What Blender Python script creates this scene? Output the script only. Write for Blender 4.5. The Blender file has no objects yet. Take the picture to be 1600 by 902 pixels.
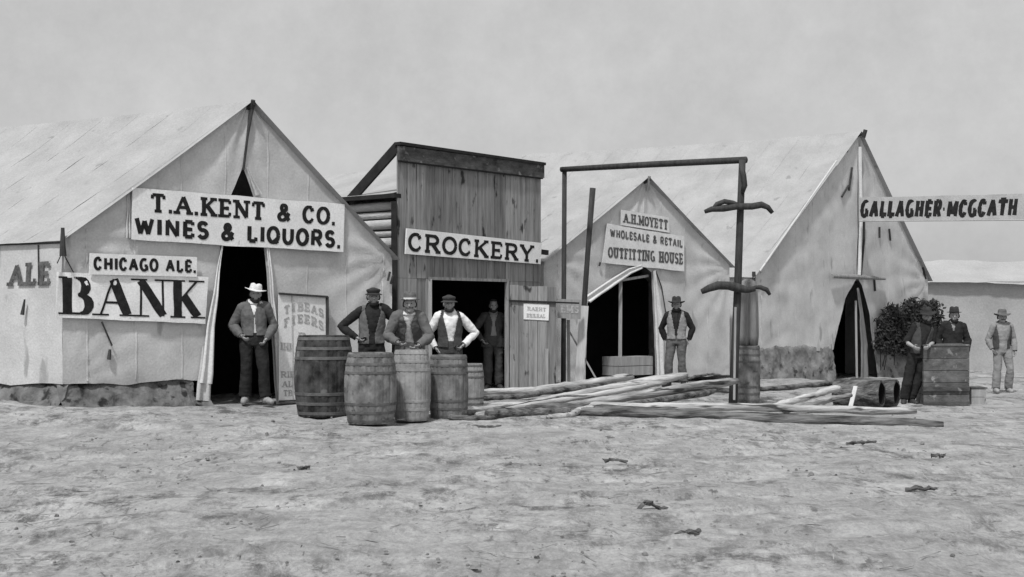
import bpy, bmesh, math, random
import numpy as np
from mathutils import Vector, Matrix
random.seed(7); np.random.seed(7)
C = bpy.context.scene
COL = C.collection

# ------------------------------------------------------------------ camera, sky, sun, exposure
cam_d = bpy.data.cameras.new("camera"); cam = bpy.data.objects.new("camera", cam_d); COL.objects.link(cam)
cam.location = (0, 0, 1.5); cam.rotation_euler = (math.radians(90), 0, 0)
cam_d.sensor_width = 36; cam_d.lens = 2200 / 1600 * 36; cam_d.shift_y = 39 / 1600
cam_d.clip_start = 0.1; cam_d.clip_end = 3000
C.camera = cam
SUN = Vector((-0.18, -0.48, 0.86)).normalized()
SUN_EL = math.asin(SUN.z); SUN_ROT = math.atan2(SUN.x, SUN.y)
w = bpy.data.worlds.new("World"); C.world = w; w.use_nodes = True
nt = w.node_tree; bg = nt.nodes["Background"]
sky = nt.nodes.new("ShaderNodeTexSky"); sky.sky_type = 'NISHITA'; sky.sun_disc = False
sky.sun_elevation = SUN_EL; sky.sun_rotation = SUN_ROT; sky.dust_density = 4.0; sky.air_density = 1.0
bw = nt.nodes.new("ShaderNodeRGBToBW")
tc = nt.nodes.new("ShaderNodeTexCoord")
cl = nt.nodes.new("ShaderNodeTexNoise"); cl.inputs["Scale"].default_value = 7; cl.inputs["Detail"].default_value = 9; cl.inputs["Roughness"].default_value = 0.6
cr = nt.nodes.new("ShaderNodeMapRange"); cr.inputs[1].default_value = 0.3; cr.inputs[2].default_value = 0.7; cr.inputs[3].default_value = 0.86; cr.inputs[4].default_value = 1.12
mu = nt.nodes.new("ShaderNodeMath"); mu.operation = 'MULTIPLY'
nt.links.new(tc.outputs["Generated"], cl.inputs["Vector"])
cl2 = nt.nodes.new("ShaderNodeTexNoise"); cl2.inputs["Scale"].default_value = 34; cl2.inputs["Detail"].default_value = 10; cl2.inputs["Roughness"].default_value = 0.75
nt.links.new(tc.outputs["Generated"], cl2.inputs["Vector"])
clm = nt.nodes.new("ShaderNodeMath"); clm.operation = 'MULTIPLY_ADD'; clm.inputs[1].default_value = 0.45
nt.links.new(cl2.outputs[0], clm.inputs[0]); clh = nt.nodes.new("ShaderNodeMath"); clh.operation = 'MULTIPLY'; clh.inputs[1].default_value = 0.55
nt.links.new(cl.outputs[0], clh.inputs[0]); nt.links.new(clh.outputs[0], clm.inputs[2])
nt.links.new(clm.outputs[0], cr.inputs[0]); nt.links.new(sky.outputs[0], bw.inputs[0])

# an even, hazy white sky: most of the clear-sky gradient is lifted by thin high cloud
mx = nt.nodes.new("ShaderNodeMath"); mx.operation = 'MULTIPLY_ADD'; mx.inputs[1].default_value = 0.35; mx.inputs[2].default_value = 2.85
nt.links.new(bw.outputs[0], mx.inputs[0]); nt.links.new(mx.outputs[0], mu.inputs[0]); nt.links.new(cr.outputs[0], mu.inputs[1])
nt.links.new(mu.outputs[0], bg.inputs[0]); bg.inputs[1].default_value = 0.15
sl = bpy.data.lights.new("sun", 'SUN'); so = bpy.data.objects.new("sun", sl); COL.objects.link(so)
sl.energy = 3.0; sl.angle = math.radians(4); sl.color = (1, 1, 1)
so.rotation_euler = SUN.to_track_quat('Z', 'Y').to_euler(); so.location = (-10, -10, 30)
C.view_settings.view_transform = 'Standard'; C.view_settings.look = 'None'
C.view_settings.gamma = 1; C.view_settings.use_curve_mapping = False; C.view_settings.exposure = 0.0
C.render.engine = 'CYCLES'
C.cycles.pixel_filter_type = 'BLACKMAN_HARRIS'; C.cycles.filter_width = 1.5
C.cycles.max_bounces = 6

# ------------------------------------------------------------------ photo-plan helpers (surveying points in metres)
F = 2200.0; HZ = 490.0; CZ = 1.5
def U(px, py, Y): return Vector(((px - 800) / F * Y, Y, CZ + (HZ - py) / F * Y))
class Plane:
    """a vertical plane through P0 along direction d; (t, z) are metres on it"""
    def __init__(s, P0, P1):
        s.o = Vector((P0[0], P0[1])); v = Vector((P1[0], P1[1])) - s.o; s.len = v.length; s.d = v.normalized()
        s.n = Vector((s.d.y, -s.d.x, 0))
    def tz(s, px, py):
        k = (px - 800) / F
        t = (k * s.o.y - s.o.x) / (s.d.x - k * s.d.y); Y = s.o.y + t * s.d.y
        return t, CZ + (HZ - py) / F * Y
    def at(s, t, z, off=0.0):
        return Vector((s.o.x + t * s.d.x, s.o.y + t * s.d.y, z)) + s.n * off

# ------------------------------------------------------------------ noise
def _h(i, j, k):
    n = (i * 374761393 + j * 668265263 + k * 2147483647 // 7 * 3) & 0xffffffff
    n = ((n ^ (n >> 13)) * 1274126177) & 0xffffffff
    n = ((n ^ (n >> 16)) * 2246822519) & 0xffffffff
    return ((n ^ (n >> 15)) & 0xffff) / 65535.0
def vnoise(x, y, z):
    x = np.asarray(x, float); y = np.asarray(y, float) + 0 * x; z = np.asarray(z, float) + 0 * x
    i = np.floor(x).astype(np.int64); j = np.floor(y).astype(np.int64); k = np.floor(z).astype(np.int64)
    fx, fy, fz = x - i, y - j, z - k
    fx, fy, fz = [f * f * (3 - 2 * f) for f in (fx, fy, fz)]
    r = 0
    for a in (0, 1):
        for b in (0, 1):
            for c in (0, 1):
                r = r + _h(i + a, j + b, k + c) * (fx if a else 1 - fx) * (fy if b else 1 - fy) * (fz if c else 1 - fz)
    return r * 2 - 1
def fbm(x, y, z=0.0, o=4, g=0.5):
    r = 0; a = 1; s = 1
    for q in range(o):
        r = r + a * vnoise(np.asarray(x) * s + 17 * q, np.asarray(y) * s + 5 * q, np.asarray(z) * s + 11 * q); a *= g; s *= 2.03
    return r
from mathutils import noise as MN
def fb(x, y, z=0.0, o=3):
    r = 0; a = 1.0; s = 1.0
    for q in range(o): r += a * MN.noise((x * s + 17.3 * q + .37, y * s + 5.1 * q + .61, z * s + 11.7 * q + .23)); a *= .5; s *= 2.03
    return r

# ------------------------------------------------------------------ materials (a black and white world: neutral greys)
MATS = {}
def mat(name, lo, hi, scale=3.0, stretch=(1, 1, 1), rough=0.85, bump=0.3, bump_scale=60, detail=8, speck=None, bdist=0.01, contrast=(0.3, 0.7), fine=0.12, spec=0.2, rot=None):
    if name in MATS: return MATS[name]
    m = bpy.data.materials.new(name); m.use_nodes = True; n = m.node_tree.nodes; L = m.node_tree.links
    b = n["Principled BSDF"]; b.inputs["Roughness"].default_value = rough
    b.inputs["Specular IOR Level"].default_value = spec
    t = n.new("ShaderNodeTexCoord"); mp = n.new("ShaderNodeMapping"); mp.inputs["Scale"].default_value = stretch
    if rot is not None: mp.vector_type = 'TEXTURE'; mp.inputs["Rotation"].default_value = (0, 0, rot); mp.inputs["Scale"].default_value = tuple(1 / q for q in stretch)
    L.new(t.outputs["Object"], mp.inputs["Vector"])
    a = n.new("ShaderNodeTexNoise"); a.inputs["Scale"].default_value = scale; a.inputs["Detail"].default_value = detail; a.inputs["Roughness"].default_value = 0.62
    L.new(mp.outputs[0], a.inputs["Vector"])
    mr = n.new("ShaderNodeMapRange"); mr.inputs[1].default_value = contrast[0]; mr.inputs[2].default_value = contrast[1]
    mr.inputs[3].default_value = lo; mr.inputs[4].default_value = hi; L.new(a.outputs[0], mr.inputs[0])
    v = mr.outputs[0]
    f = n.new("ShaderNodeTexNoise"); f.inputs["Scale"].default_value = bump_scale; f.inputs["Detail"].default_value = 4
    L.new(mp.outputs[0], f.inputs["Vector"])
    if fine:
        r2 = n.new("ShaderNodeMapRange"); r2.inputs[1].default_value = 0.25; r2.inputs[2].default_value = 0.75; r2.inputs[3].default_value = 1 - fine; r2.inputs[4].default_value = 1 + fine
        L.new(f.outputs[0], r2.inputs[0]); q = n.new("ShaderNodeMath"); q.operation = 'MULTIPLY'
        L.new(v, q.inputs[0]); L.new(r2.outputs[0], q.inputs[1]); v = q.outputs[0]
    if speck:  # (scale, threshold, value, stretch): knots, stains, holes with a shape of their own
        sm = n.new("ShaderNodeMapping"); sm.inputs["Scale"].default_value = speck[3] if len(speck) > 3 else (1, 1, 1); L.new(t.outputs["Object"], sm.inputs["Vector"])
        s = n.new("ShaderNodeTexNoise"); s.inputs["Scale"].default_value = speck[0]; s.inputs["Detail"].default_value = 5; L.new((mp if rot is not None else sm).outputs[0], s.inputs["Vector"])
        r = n.new("ShaderNodeMapRange"); r.inputs[1].default_value = speck[1]; r.inputs[2].default_value = speck[1] + 0.07; L.new(s.outputs[0], r.inputs[0])
        q = n.new("ShaderNodeMix"); q.data_type = 'FLOAT'; L.new(r.outputs[0], q.inputs[0]); L.new(v, q.inputs[2]); q.inputs[3].default_value = speck[2]; v = q.outputs[0]
    if name in ("weathered_plank", "pale_plank", "crate_wood"):
        gi = n.new("ShaderNodeNewGeometry"); ri = n.new("ShaderNodeMapRange"); ri.inputs[3].default_value = 0.72; ri.inputs[4].default_value = 1.22
        L.new(gi.outputs["Random Per Island"], ri.inputs[0]); q = n.new("ShaderNodeMath"); q.operation = 'MULTIPLY'; L.new(v, q.inputs[0]); L.new(ri.outputs[0], q.inputs[1]); v = q.outputs[0]
    L.new(v, b.inputs["Base Color"])
    if bump:
        bp = n.new("ShaderNodeBump"); bp.inputs["Strength"].default_value = bump; bp.inputs["Distance"].default_value = bdist
        ad = n.new("ShaderNodeMath"); ad.operation = 'ADD'; L.new(a.outputs[0], ad.inputs[0]); L.new(f.outputs[0], ad.inputs[1])
        L.new(ad.outputs[0], bp.inputs["Height"]); L.new(bp.outputs[0], b.inputs["Normal"])
    MATS[name] = m; return m
M = dict(
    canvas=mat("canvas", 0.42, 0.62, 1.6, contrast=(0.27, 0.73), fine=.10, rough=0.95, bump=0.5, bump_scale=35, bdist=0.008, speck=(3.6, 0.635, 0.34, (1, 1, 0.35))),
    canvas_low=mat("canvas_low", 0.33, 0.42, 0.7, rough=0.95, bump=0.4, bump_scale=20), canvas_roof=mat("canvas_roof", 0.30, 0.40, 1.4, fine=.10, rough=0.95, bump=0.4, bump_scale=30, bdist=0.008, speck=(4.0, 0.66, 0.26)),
    canvas_grey=mat("canvas_grey", 0.16, 0.26, 2.5, stretch=(1, 1, 0.3), rough=0.95, bump=0.5, bump_scale=30),
    canvas_pale=mat("canvas_pale", 0.60, 0.70, 2.0, rough=0.95, bump=0.4, bump_scale=30),
    sign=mat("sign_white", 0.72, 0.86, 3.0, rough=0.8, bump=0.15, bump_scale=40, speck=(9.0, 0.68, 0.55)),
    sign_worn=mat("sign_worn", 0.58, 0.74, 6.0, rough=0.85, bump=0.15, bump_scale=40),
    poster=mat("poster_white", 0.70, 0.86, 5.0, rough=0.85, bump=0.2, bump_scale=30, speck=(9.0, 0.62, 0.50)),
    ink=mat("black_paint", 0.012, 0.03, 12, rough=0.7, bump=0.0, fine=0.3, spec=0.1),
    ink_grey=mat("faded_paint", 0.05, 0.17, 14, rough=0.9, bump=0.0, fine=0.2, spec=0.1),
    ink_faint=mat("faint_paint", 0.30, 0.56, 14, rough=0.9, bump=0.0, fine=0.2, spec=0.1),
    plank=mat("weathered_plank", 0.15, 0.33, 7.0, stretch=(2.2, 2.2, 0.16), rough=0.85, bump=0.5, bump_scale=40, speck=(4.2, 0.62, 0.04, (1.5, 1.5, 0.6))),
    plank_pale=mat("pale_plank", 0.26, 0.40, 5.0, stretch=(2.2, 2.2, 0.2), rough=0.85, bump=0.5, bump_scale=40, speck=(4, 0.70, 0.12, (1.6, 1.6, 0.7))),
    plank_dark=mat("dark_plank", 0.03, 0.12, 6.0, stretch=(0.7, 0.7, 1.5), rough=0.85, bump=0.7, bump_scale=30, speck=(7, 0.62, 0.20)),
    black_wood=mat("black_wood", 0.015, 0.035, 6.0, rough=0.9, bump=0.3),
    log=mat("log_wood", 0.16, 0.42, 4.0, rough=0.85, bump=0.8, bump_scale=30, bdist=0.02, stretch=(.3, .3, 1.3), speck=(5, 0.60, 0.05)),
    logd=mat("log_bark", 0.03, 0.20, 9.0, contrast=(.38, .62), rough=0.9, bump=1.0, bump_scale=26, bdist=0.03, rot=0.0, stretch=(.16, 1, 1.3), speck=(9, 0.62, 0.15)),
    logp=mat("peeled_log", 0.28, 0.56, 9.0, contrast=(.36, .62), rough=0.8, bump=0.9, bump_scale=30, bdist=0.02, rot=0.74, stretch=(.14, 1, 1.3), speck=(8, 0.585, 0.06)),
    logq=mat("peeled_log_flat", 0.24, 0.50, 9.0, contrast=(.36, .62), rough=0.8, bump=0.9, bump_scale=30, bdist=0.02, rot=0.0, stretch=(.14, 1, 1.3), speck=(8, 0.58, 0.05)),
    logs=mat("split_log", 0.14, 0.42, 9.0, contrast=(.36, .62), rough=0.85, bump=1.0, bump_scale=30, bdist=0.02, rot=0.74, stretch=(.14, 1, 1.3), speck=(8, 0.575, 0.04)),
    board_pale=mat("bleached_board", 0.46, 0.60, 6.0, stretch=(2, 2, 0.25), rough=0.85, bump=0.3, bump_scale=40), log_pale=mat("pale_log", 0.34, 0.52, 5.0, stretch=(.5, .5, 1.5), rough=0.85, bump=0.7, bump_scale=30, bdist=0.02),
    banner=mat("banner_cloth", 0.36, 0.46, 3.0, rough=0.95, bump=0.4, bump_scale=30),
    chink=mat("chinking", 0.02, 0.05, 6.0, rough=0.95),
    post=mat("dark_post", 0.03, 0.07, 6.0, stretch=(3, 3, 0.5), rough=0.85, bump=0.6, bump_scale=25, bdist=0.015),
    barrel_d=mat("barrel_dark", 0.015, 0.10, 5.0, stretch=(1, 1, 0.8), rough=0.8, bump=0.5, bump_scale=30, speck=(4.5, 0.62, 0.18), contrast=(0.35, 0.68)),
    barrel_m=mat("barrel_mid", 0.06, 0.27, 6.0, stretch=(1, 1, 0.7), rough=0.8, bump=0.5, bump_scale=30, speck=(6, 0.62, 0.07)),
    barrel_l=mat("barrel_light", 0.16, 0.38, 5.0, stretch=(1, 1, 0.7), rough=0.8, bump=0.5, bump_scale=30, speck=(6, 0.66, 0.12)),
    hoop=mat("iron_hoop", 0.07, 0.16, 8, rough=0.6, bump=0.2), hoop_w=mat("wooden_hoop", 0.06, 0.16, 8, rough=0.8, bump=0.3),
    crate=mat("crate_wood", 0.05, 0.16, 4.0, stretch=(1, 1, 1.6), rough=0.85, bump=0.6, bump_scale=26, speck=(7, 0.62, 0.26)),
    sod=mat("sod", 0.10, 0.28, 3.5, rough=1.0, bump=0.6, bump_scale=10, bdist=0.04, speck=(5, 0.59, 0.06)),
    sod_dark=mat("sod_dark", 0.07, 0.22, 4.0, rough=1.0, bump=0.7, bump_scale=12, bdist=0.04, speck=(5, 0.57, 0.03)),
    shade_black=mat("shade_black", 0.008, 0.016, 5, rough=0.95, bump=0.2),  # near-black put in as the shade of interiors and hollows
    keg=mat("keg_dark", 0.02, 0.06, 5, rough=0.75, bump=0.4),
    hide=mat("dark_hide", 0.02, 0.06, 7, rough=0.95, bump=1.0, bump_scale=30, bdist=0.03),
    skin=mat("skin", 0.28, 0.36, 6, rough=0.6, bump=0.05, fine=0.05), hair=mat("hair", 0.02, 0.05, 30, rough=0.7, bump=0.5, bump_scale=90),
    eye=mat("eye", 0.02, 0.03, 5, rough=0.4, bump=0),
    c_black=mat("cloth_black", 0.018, 0.04, 5, rough=0.95, bump=0.7, bump_scale=16, bdist=0.02, fine=.10, contrast=(.2, .8), spec=0.05),
    c_dark=mat("cloth_dark", 0.045, 0.085, 5, rough=0.95, bump=0.7, bump_scale=16, bdist=0.02, fine=.10, contrast=(.2, .8), spec=0.05),
    c_mid=mat("cloth_mid", 0.08, 0.17, 5, rough=0.95, bump=0.7, bump_scale=16, bdist=0.02, fine=.10, contrast=(.2, .8), spec=0.05),
    c_pale=mat("cloth_pale", 0.20, 0.31, 5, rough=0.95, bump=0.7, bump_scale=16, bdist=0.02, fine=.10, contrast=(.2, .8), spec=0.05),
    c_white=mat("cloth_white", 0.66, 0.80, 6, rough=0.95, bump=0.6, bump_scale=14, bdist=0.02, spec=0.05),
    straw=mat("straw_hat", 0.60, 0.74, 20, rough=0.9, bump=0.4, bump_scale=80), felt=mat("felt_hat", 0.025, 0.05, 10, rough=0.95),
    leather=mat("leather", 0.03, 0.06, 10, rough=0.55), leather_p=mat("pale_leather", 0.22, 0.34, 10, rough=0.7),
    chip=mat("dark_chip", 0.05, 0.17, 10, rough=0.9),
)
def ground_material():
    m = bpy.data.materials.new("dusty_ground"); m.use_nodes = True; n = m.node_tree.nodes; L = m.node_tree.links
    b = n["Principled BSDF"]; b.inputs["Roughness"].default_value = 1; b.inputs["Specular IOR Level"].default_value = 0.05
    t = n.new("ShaderNodeTexCoord")
    def noise(sc, st, det=8, ro=0.65):
        mp = n.new("ShaderNodeMapping"); mp.inputs["Scale"].default_value = st; mp.inputs["Rotation"].default_value = (0, 0, 0.06); L.new(t.outputs["Object"], mp.inputs[0])
        a = n.new("ShaderNodeTexNoise"); a.inputs["Scale"].default_value = sc; a.inputs["Detail"].default_value = det; a.inputs["Roughness"].default_value = ro
        L.new(mp.outputs[0], a.inputs["Vector"]); return a.outputs[0]
    def rng(v, a, c, d, e):
        r = n.new("ShaderNodeMapRange"); r.inputs[1].default_value = a; r.inputs[2].default_value = c; r.inputs[3].default_value = d; r.inputs[4].default_value = e; L.new(v, r.inputs[0]); return r.outputs[0]
    def op(o, x, y):
        q = n.new("ShaderNodeMath"); q.operation = o
        for i, s in enumerate((x, y)):
            if isinstance(s, float): q.inputs[i].default_value = s
            else: L.new(s, q.inputs[i])
        return q.outputs[0]
    big = noise(0.35, (1, 1, 1), 6); mid = noise(1.3, (1, 0.8, 1), 9, 0.7); fin = noise(9, (1, 0.6, 1), 9, 0.75); str_ = noise(2.2, (0.5, 1.5, 1), 8, 0.7)
    col = rng(big, 0.35, 0.65, 0.33, 0.42)
    col = op('MULTIPLY', col, rng(mid, 0.32, 0.68, 0.80, 1.13)); col = op('MULTIPLY', col, rng(str_, 0.35, 0.65, 0.84, 1.10))
    col = op('MULTIPLY', col, rng(fin, 0.30, 0.70, 0.74, 1.18)); col = op('MULTIPLY', col, rng(noise(38, (1, 0.6, 1), 6, 0.7), 0.3, 0.7, 0.80, 1.16))
    # trampled dung and wet straw: dark streaky scuffs, clustered by a broad noise
    clu = rng(noise(0.45, (0.8, 0.75, 1), 5), 0.42, 0.56, 0.15, 1.0)
    dk = op('MULTIPLY', rng(noise(2.6, (1.2, 0.55, 1), 10, 0.80), 0.48, 0.60, 0.0, 1.0), clu)
    dk = op('MAXIMUM', dk, op('MULTIPLY', op('MULTIPLY', rng(noise(10.0, (1.0, 0.35, 1), 6, 0.7), 0.56, 0.64, 0.0, 1.0), 0.9), rng(noise(0.8, (0.8, 0.6, 1), 4), 0.42, 0.58, 0.25, 1.0)))
    pale = rng(noise(1.7, (1.0, 0.4, 1), 8, 0.72), 0.55, 0.68, 1.0, 1.22); col = op('MULTIPLY', col, pale)
    mxn = n.new("ShaderNodeMix"); mxn.data_type = 'FLOAT'; L.new(op('MULTIPLY', dk, 0.90), mxn.inputs[0]); L.new(col, mxn.inputs[2]); mxn.inputs[3].default_value = 0.085
    L.new(mxn.outputs[0], b.inputs["Base Color"])
    bp = n.new("ShaderNodeBump"); bp.inputs["Strength"].default_value = 1.0; bp.inputs["Distance"].default_value = 0.035
    hgt = op('ADD', op('MULTIPLY', mid, 0.6), op('MULTIPLY', fin, 0.8)); L.new(hgt, bp.inputs["Height"]); L.new(bp.outputs[0], b.inputs["Normal"])
    return m
M['ground'] = ground_material()

# ------------------------------------------------------------------ object helpers
def empty(name, label, cat, loc, group=None):
    o = bpy.data.objects.new(name, None); COL.objects.link(o); o.location = loc; o.empty_display_size = 0.2
    o["label"] = label; o["category"] = cat
    if group: o["group"] = group
    return o
WORLD = {}
def obj(name, verts, faces, m, parent=None, smooth=False):
    """one mesh object; verts in world metres, stored relative to the parent's base"""
    base = Vector((0, 0, 0)); p = parent
    while p is not None: base += Vector(p.location); p = p.parent
    if parent is None and verts:
        xs = [v[0] for v in verts]; ys = [v[1] for v in verts]; zs = [v[2] for v in verts]
    me = bpy.data.meshes.new(name); me.from_pydata([tuple(Vector(v) - base) for v in verts], [], faces); me.update()
    me.materials.append(m)
    if smooth:
        for f in me.polygons: f.use_smooth = True
    o = bpy.data.objects.new(name, me); COL.objects.link(o)
    if parent is not None: o.parent = parent
    return o
class MB:
    def __init__(s): s.v = []; s.f = []
    def add(s, v, f):
        b = len(s.v); s.v += [Vector(q) for q in v]; s.f += [tuple(i + b for i in q) for q in f]; return s
    def grid(s, rows):
        b = len(s.v); nr = len(rows); nc = len(rows[0])
        for r in rows: s.v += [Vector(q) for q in r]
        for i in range(nr - 1):
            for j in range(nc - 1): s.f.append((b + i * nc + j, b + i * nc + j + 1, b + (i + 1) * nc + j + 1, b + (i + 1) * nc + j))
        return s
    def hexa(s, a):  # 8 points: bottom 4 then top 4
        return s.add(a, [(0, 3, 2, 1), (4, 5, 6, 7), (0, 1, 5, 4), (1, 2, 6, 5), (2, 3, 7, 6), (3, 0, 4, 7)])
    def bar(s, a, b, wx, wy, up=Vector((0, 0, 1))):
        a = Vector(a); b = Vector(b); d = (b - a).normalized()
        if abs(d.dot(up)) > 0.95: up = Vector((0, 1, 0))
        x = d.cross(up).normalized(); y = x.cross(d).normalized(); x = x * wx / 2; y = y * wy / 2
        return s.hexa([a - x - y, a + x - y, a + x + y, a - x + y, b - x - y, b + x - y, b + x + y, b - x + y])
    def tube(s, pts, radii, seg=10, wob=0.0, cap=True, seed=0.0):
        pts = [Vector(p) for p in pts]; n = len(pts); rows = []
        up = Vector((0, 0, 1))
        for i, p in enumerate(pts):
            d = (pts[min(i + 1, n - 1)] - pts[max(i - 1, 0)]).normalized()
            u = up if abs(d.dot(up)) < 0.95 else Vector((0, 1, 0))
            x = d.cross(u).normalized(); y = x.cross(d).normalized(); r = radii[i] if isinstance(radii, (list, tuple)) else radii
            row = []
            for k in range(seg):
                a = 2 * math.pi * k / seg; rr = r * (1 + wob * fb(i * 0.7 + seed, k * 0.9 + seed * 3, seed))
                row.append(p + x * math.cos(a) * rr + y * math.sin(a) * rr)
            rows.append(row)
        b = len(s.v)
        for r in rows: s.v += r
        for i in range(n - 1):
            for k in range(seg): s.f.append((b + i * seg + k, b + i * seg + (k + 1) % seg, b + (i + 1) * seg + (k + 1) % seg, b + (i + 1) * seg + k))
        if cap: s.f.append(tuple(b + k for k in range(seg))[::-1]); s.f.append(tuple(b + (n - 1) * seg + k for k in range(seg)))
        return s
    def lathe(s, prof, c, axis=Vector((0, 0, 1)), seg=32, mod=None, sx=1.0, sy=1.0):
        axis = Vector(axis).normalized(); u = Vector((1, 0, 0)) if abs(axis.x) < 0.9 else Vector((0, 1, 0))
        y = axis.cross(u).normalized(); x = y.cross(axis).normalized(); b = len(s.v); n = len(prof); c = Vector(c)
        for r, h in prof:
            for k in range(seg):
                a = 2 * math.pi * k / seg; rr = r * (mod(k, h) if mod else 1)
                s.v.append(c + axis * h + x * math.cos(a) * rr * sx + y * math.sin(a) * rr * sy)
        for i in range(n - 1):
            for k in range(seg): s.f.append((b + i * seg + k, b + i * seg + (k + 1) % seg, b + (i + 1) * seg + (k + 1) % seg, b + (i + 1) * seg + k))
        return s
    def build(s, name, m, parent=None, smooth=False): return obj(name, s.v, s.f, m, parent, smooth)

# ------------------------------------------------------------------ ground height
CTRL = [(-9, 20, .42), (-6.1, 19.1, .32), (-4.6, 20.3, .22), (-3.95, 21, .19), (-3.7, 20.6, .22), (-2.5, 19.0, .04), (-1.8, 18.4, .02), (-.5, 20, .03), (-1, 22, .08), (-1.9, 23.3, .12),
        (.54, 26.3, .13), (2.7, 28, .15), (4.7, 30.5, .15), (5.3, 31, -.05), (8, 34, -.1), (10.9, 37, -.15), (7.26, 25.5, -.15), (7.7, 25, -.2), (10.2, 29, -.11),
        (3.75, 23.5, 0), (6.1, 19.8, -.09), (2, 19.5, -.0), (0, 8, 0), (-4, 10, 0), (4, 10, 0), (-4, 14, .04), (4, 14, -.02), (0, 14, 0), (12, 44, -.3), (20, 44, -.35), (10, 20, -.15), (-12, 26, .5), (-2, 34, .2), (5, 42, 0)]
CT = np.array(CTRL)
def gz_arr(x, y):
    num = np.zeros_like(x); den = np.full_like(x, 0.004)
    for cx, cy, cz in CTRL:
        wgt = np.exp(-((x - cx) ** 2 + (y - cy) ** 2) / (2 * 2.2 ** 2)); num += wgt * cz; den += wgt
    far = 1 / (1 + (np.hypot(x, y - 18) / 60) ** 2)
    return num / den * far
def gz(x, y): return float(gz_arr(np.array([float(x)]), np.array([float(y)]))[0])

def build_ground():
    xs = np.concatenate([[-900, -500, -250, -120, -60, -35, -22], np.arange(-14, -8, .25), np.arange(-8, 8.01, 0.065), np.arange(8.25, 14.1, .25), [22, 35, 60, 120, 250, 500, 900]])
    ys = np.concatenate([[-600, -200, -60, -15, 0, 4], np.arange(6.5, 20.5, 0.05), np.arange(20.5, 46, 0.25), [50, 60, 80, 120, 200, 400, 900, 1800]])
    X, Y = np.meshgrid(xs, ys)
    Z = gz_arr(X, Y)
    near = ((np.abs(X) < 14.5) & (Y > 6) & (Y < 46)).astype(float)
    Z = Z + near * (0.045 * fbm(X * 0.55, Y * 0.6, 1.0, 3) + 0.020 * fbm(X * 1.9, Y * 1.3, 4.0, 4) + 0.018 * np.clip(fbm(X * 3.4, Y * 3.4, 9.0, 3) - 0.35, 0, 1))
    # two faint wagon ruts crossing the street
    for off, sl_, dp in ((11.2, .12, .04), (12.7, .12, .045), (15.2, -.06, .03), (16.7, -.06, .035), (9.4, .02, .03)):
        yc = off + sl_ * X + 0.25 * np.sin(X * 0.5)
        Z = Z - near * dp * (0.5 + 0.5 * np.clip(fbm(X * .6, off, 2.0, 2) + .6, 0, 1)) * np.exp(-((Y - yc) / 0.16) ** 2)
    rg = np.random.RandomState(3)
    for q in range(520):                                       # hoof and boot prints with pushed-up rims
        cy = rg.uniform(7.5, 18.8); cx = rg.uniform(-.42, .42) * cy; rr = rg.uniform(.06, .11); dp = rg.uniform(.012, .035)
        i0, i1 = np.searchsorted(ys, [cy - .35, cy + .35]); j0, j1 = np.searchsorted(xs, [cx - .35, cx + .35])
        d = np.hypot((X[i0:i1, j0:j1] - cx) * rg.uniform(.7, 1.2), (Y[i0:i1, j0:j1] - cy)) / rr
        Z[i0:i1, j0:j1] += dp * (-np.exp(-d ** 2 * 1.3) + .55 * np.exp(-((d - 1.5) / .5) ** 2))
    nr, nc = X.shape
    v = np.stack([X, Y, Z], -1).reshape(-1, 3)
    idx = np.arange(nr * nc).reshape(nr, nc)
    f = np.stack([idx[:-1, :-1], idx[:-1, 1:], idx[1:, 1:], idx[1:, :-1]], -1).reshape(-1, 4)
    me = bpy.data.meshes.new("ground"); me.from_pydata(v.tolist(), [], f.tolist()); me.update(); me.materials.append(M['ground'])
    me.polygons.foreach_set("use_smooth", [True] * len(me.polygons))
    o = bpy.data.objects.new("ground", me); COL.objects.link(o); o["kind"] = "structure"
build_ground()

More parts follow.
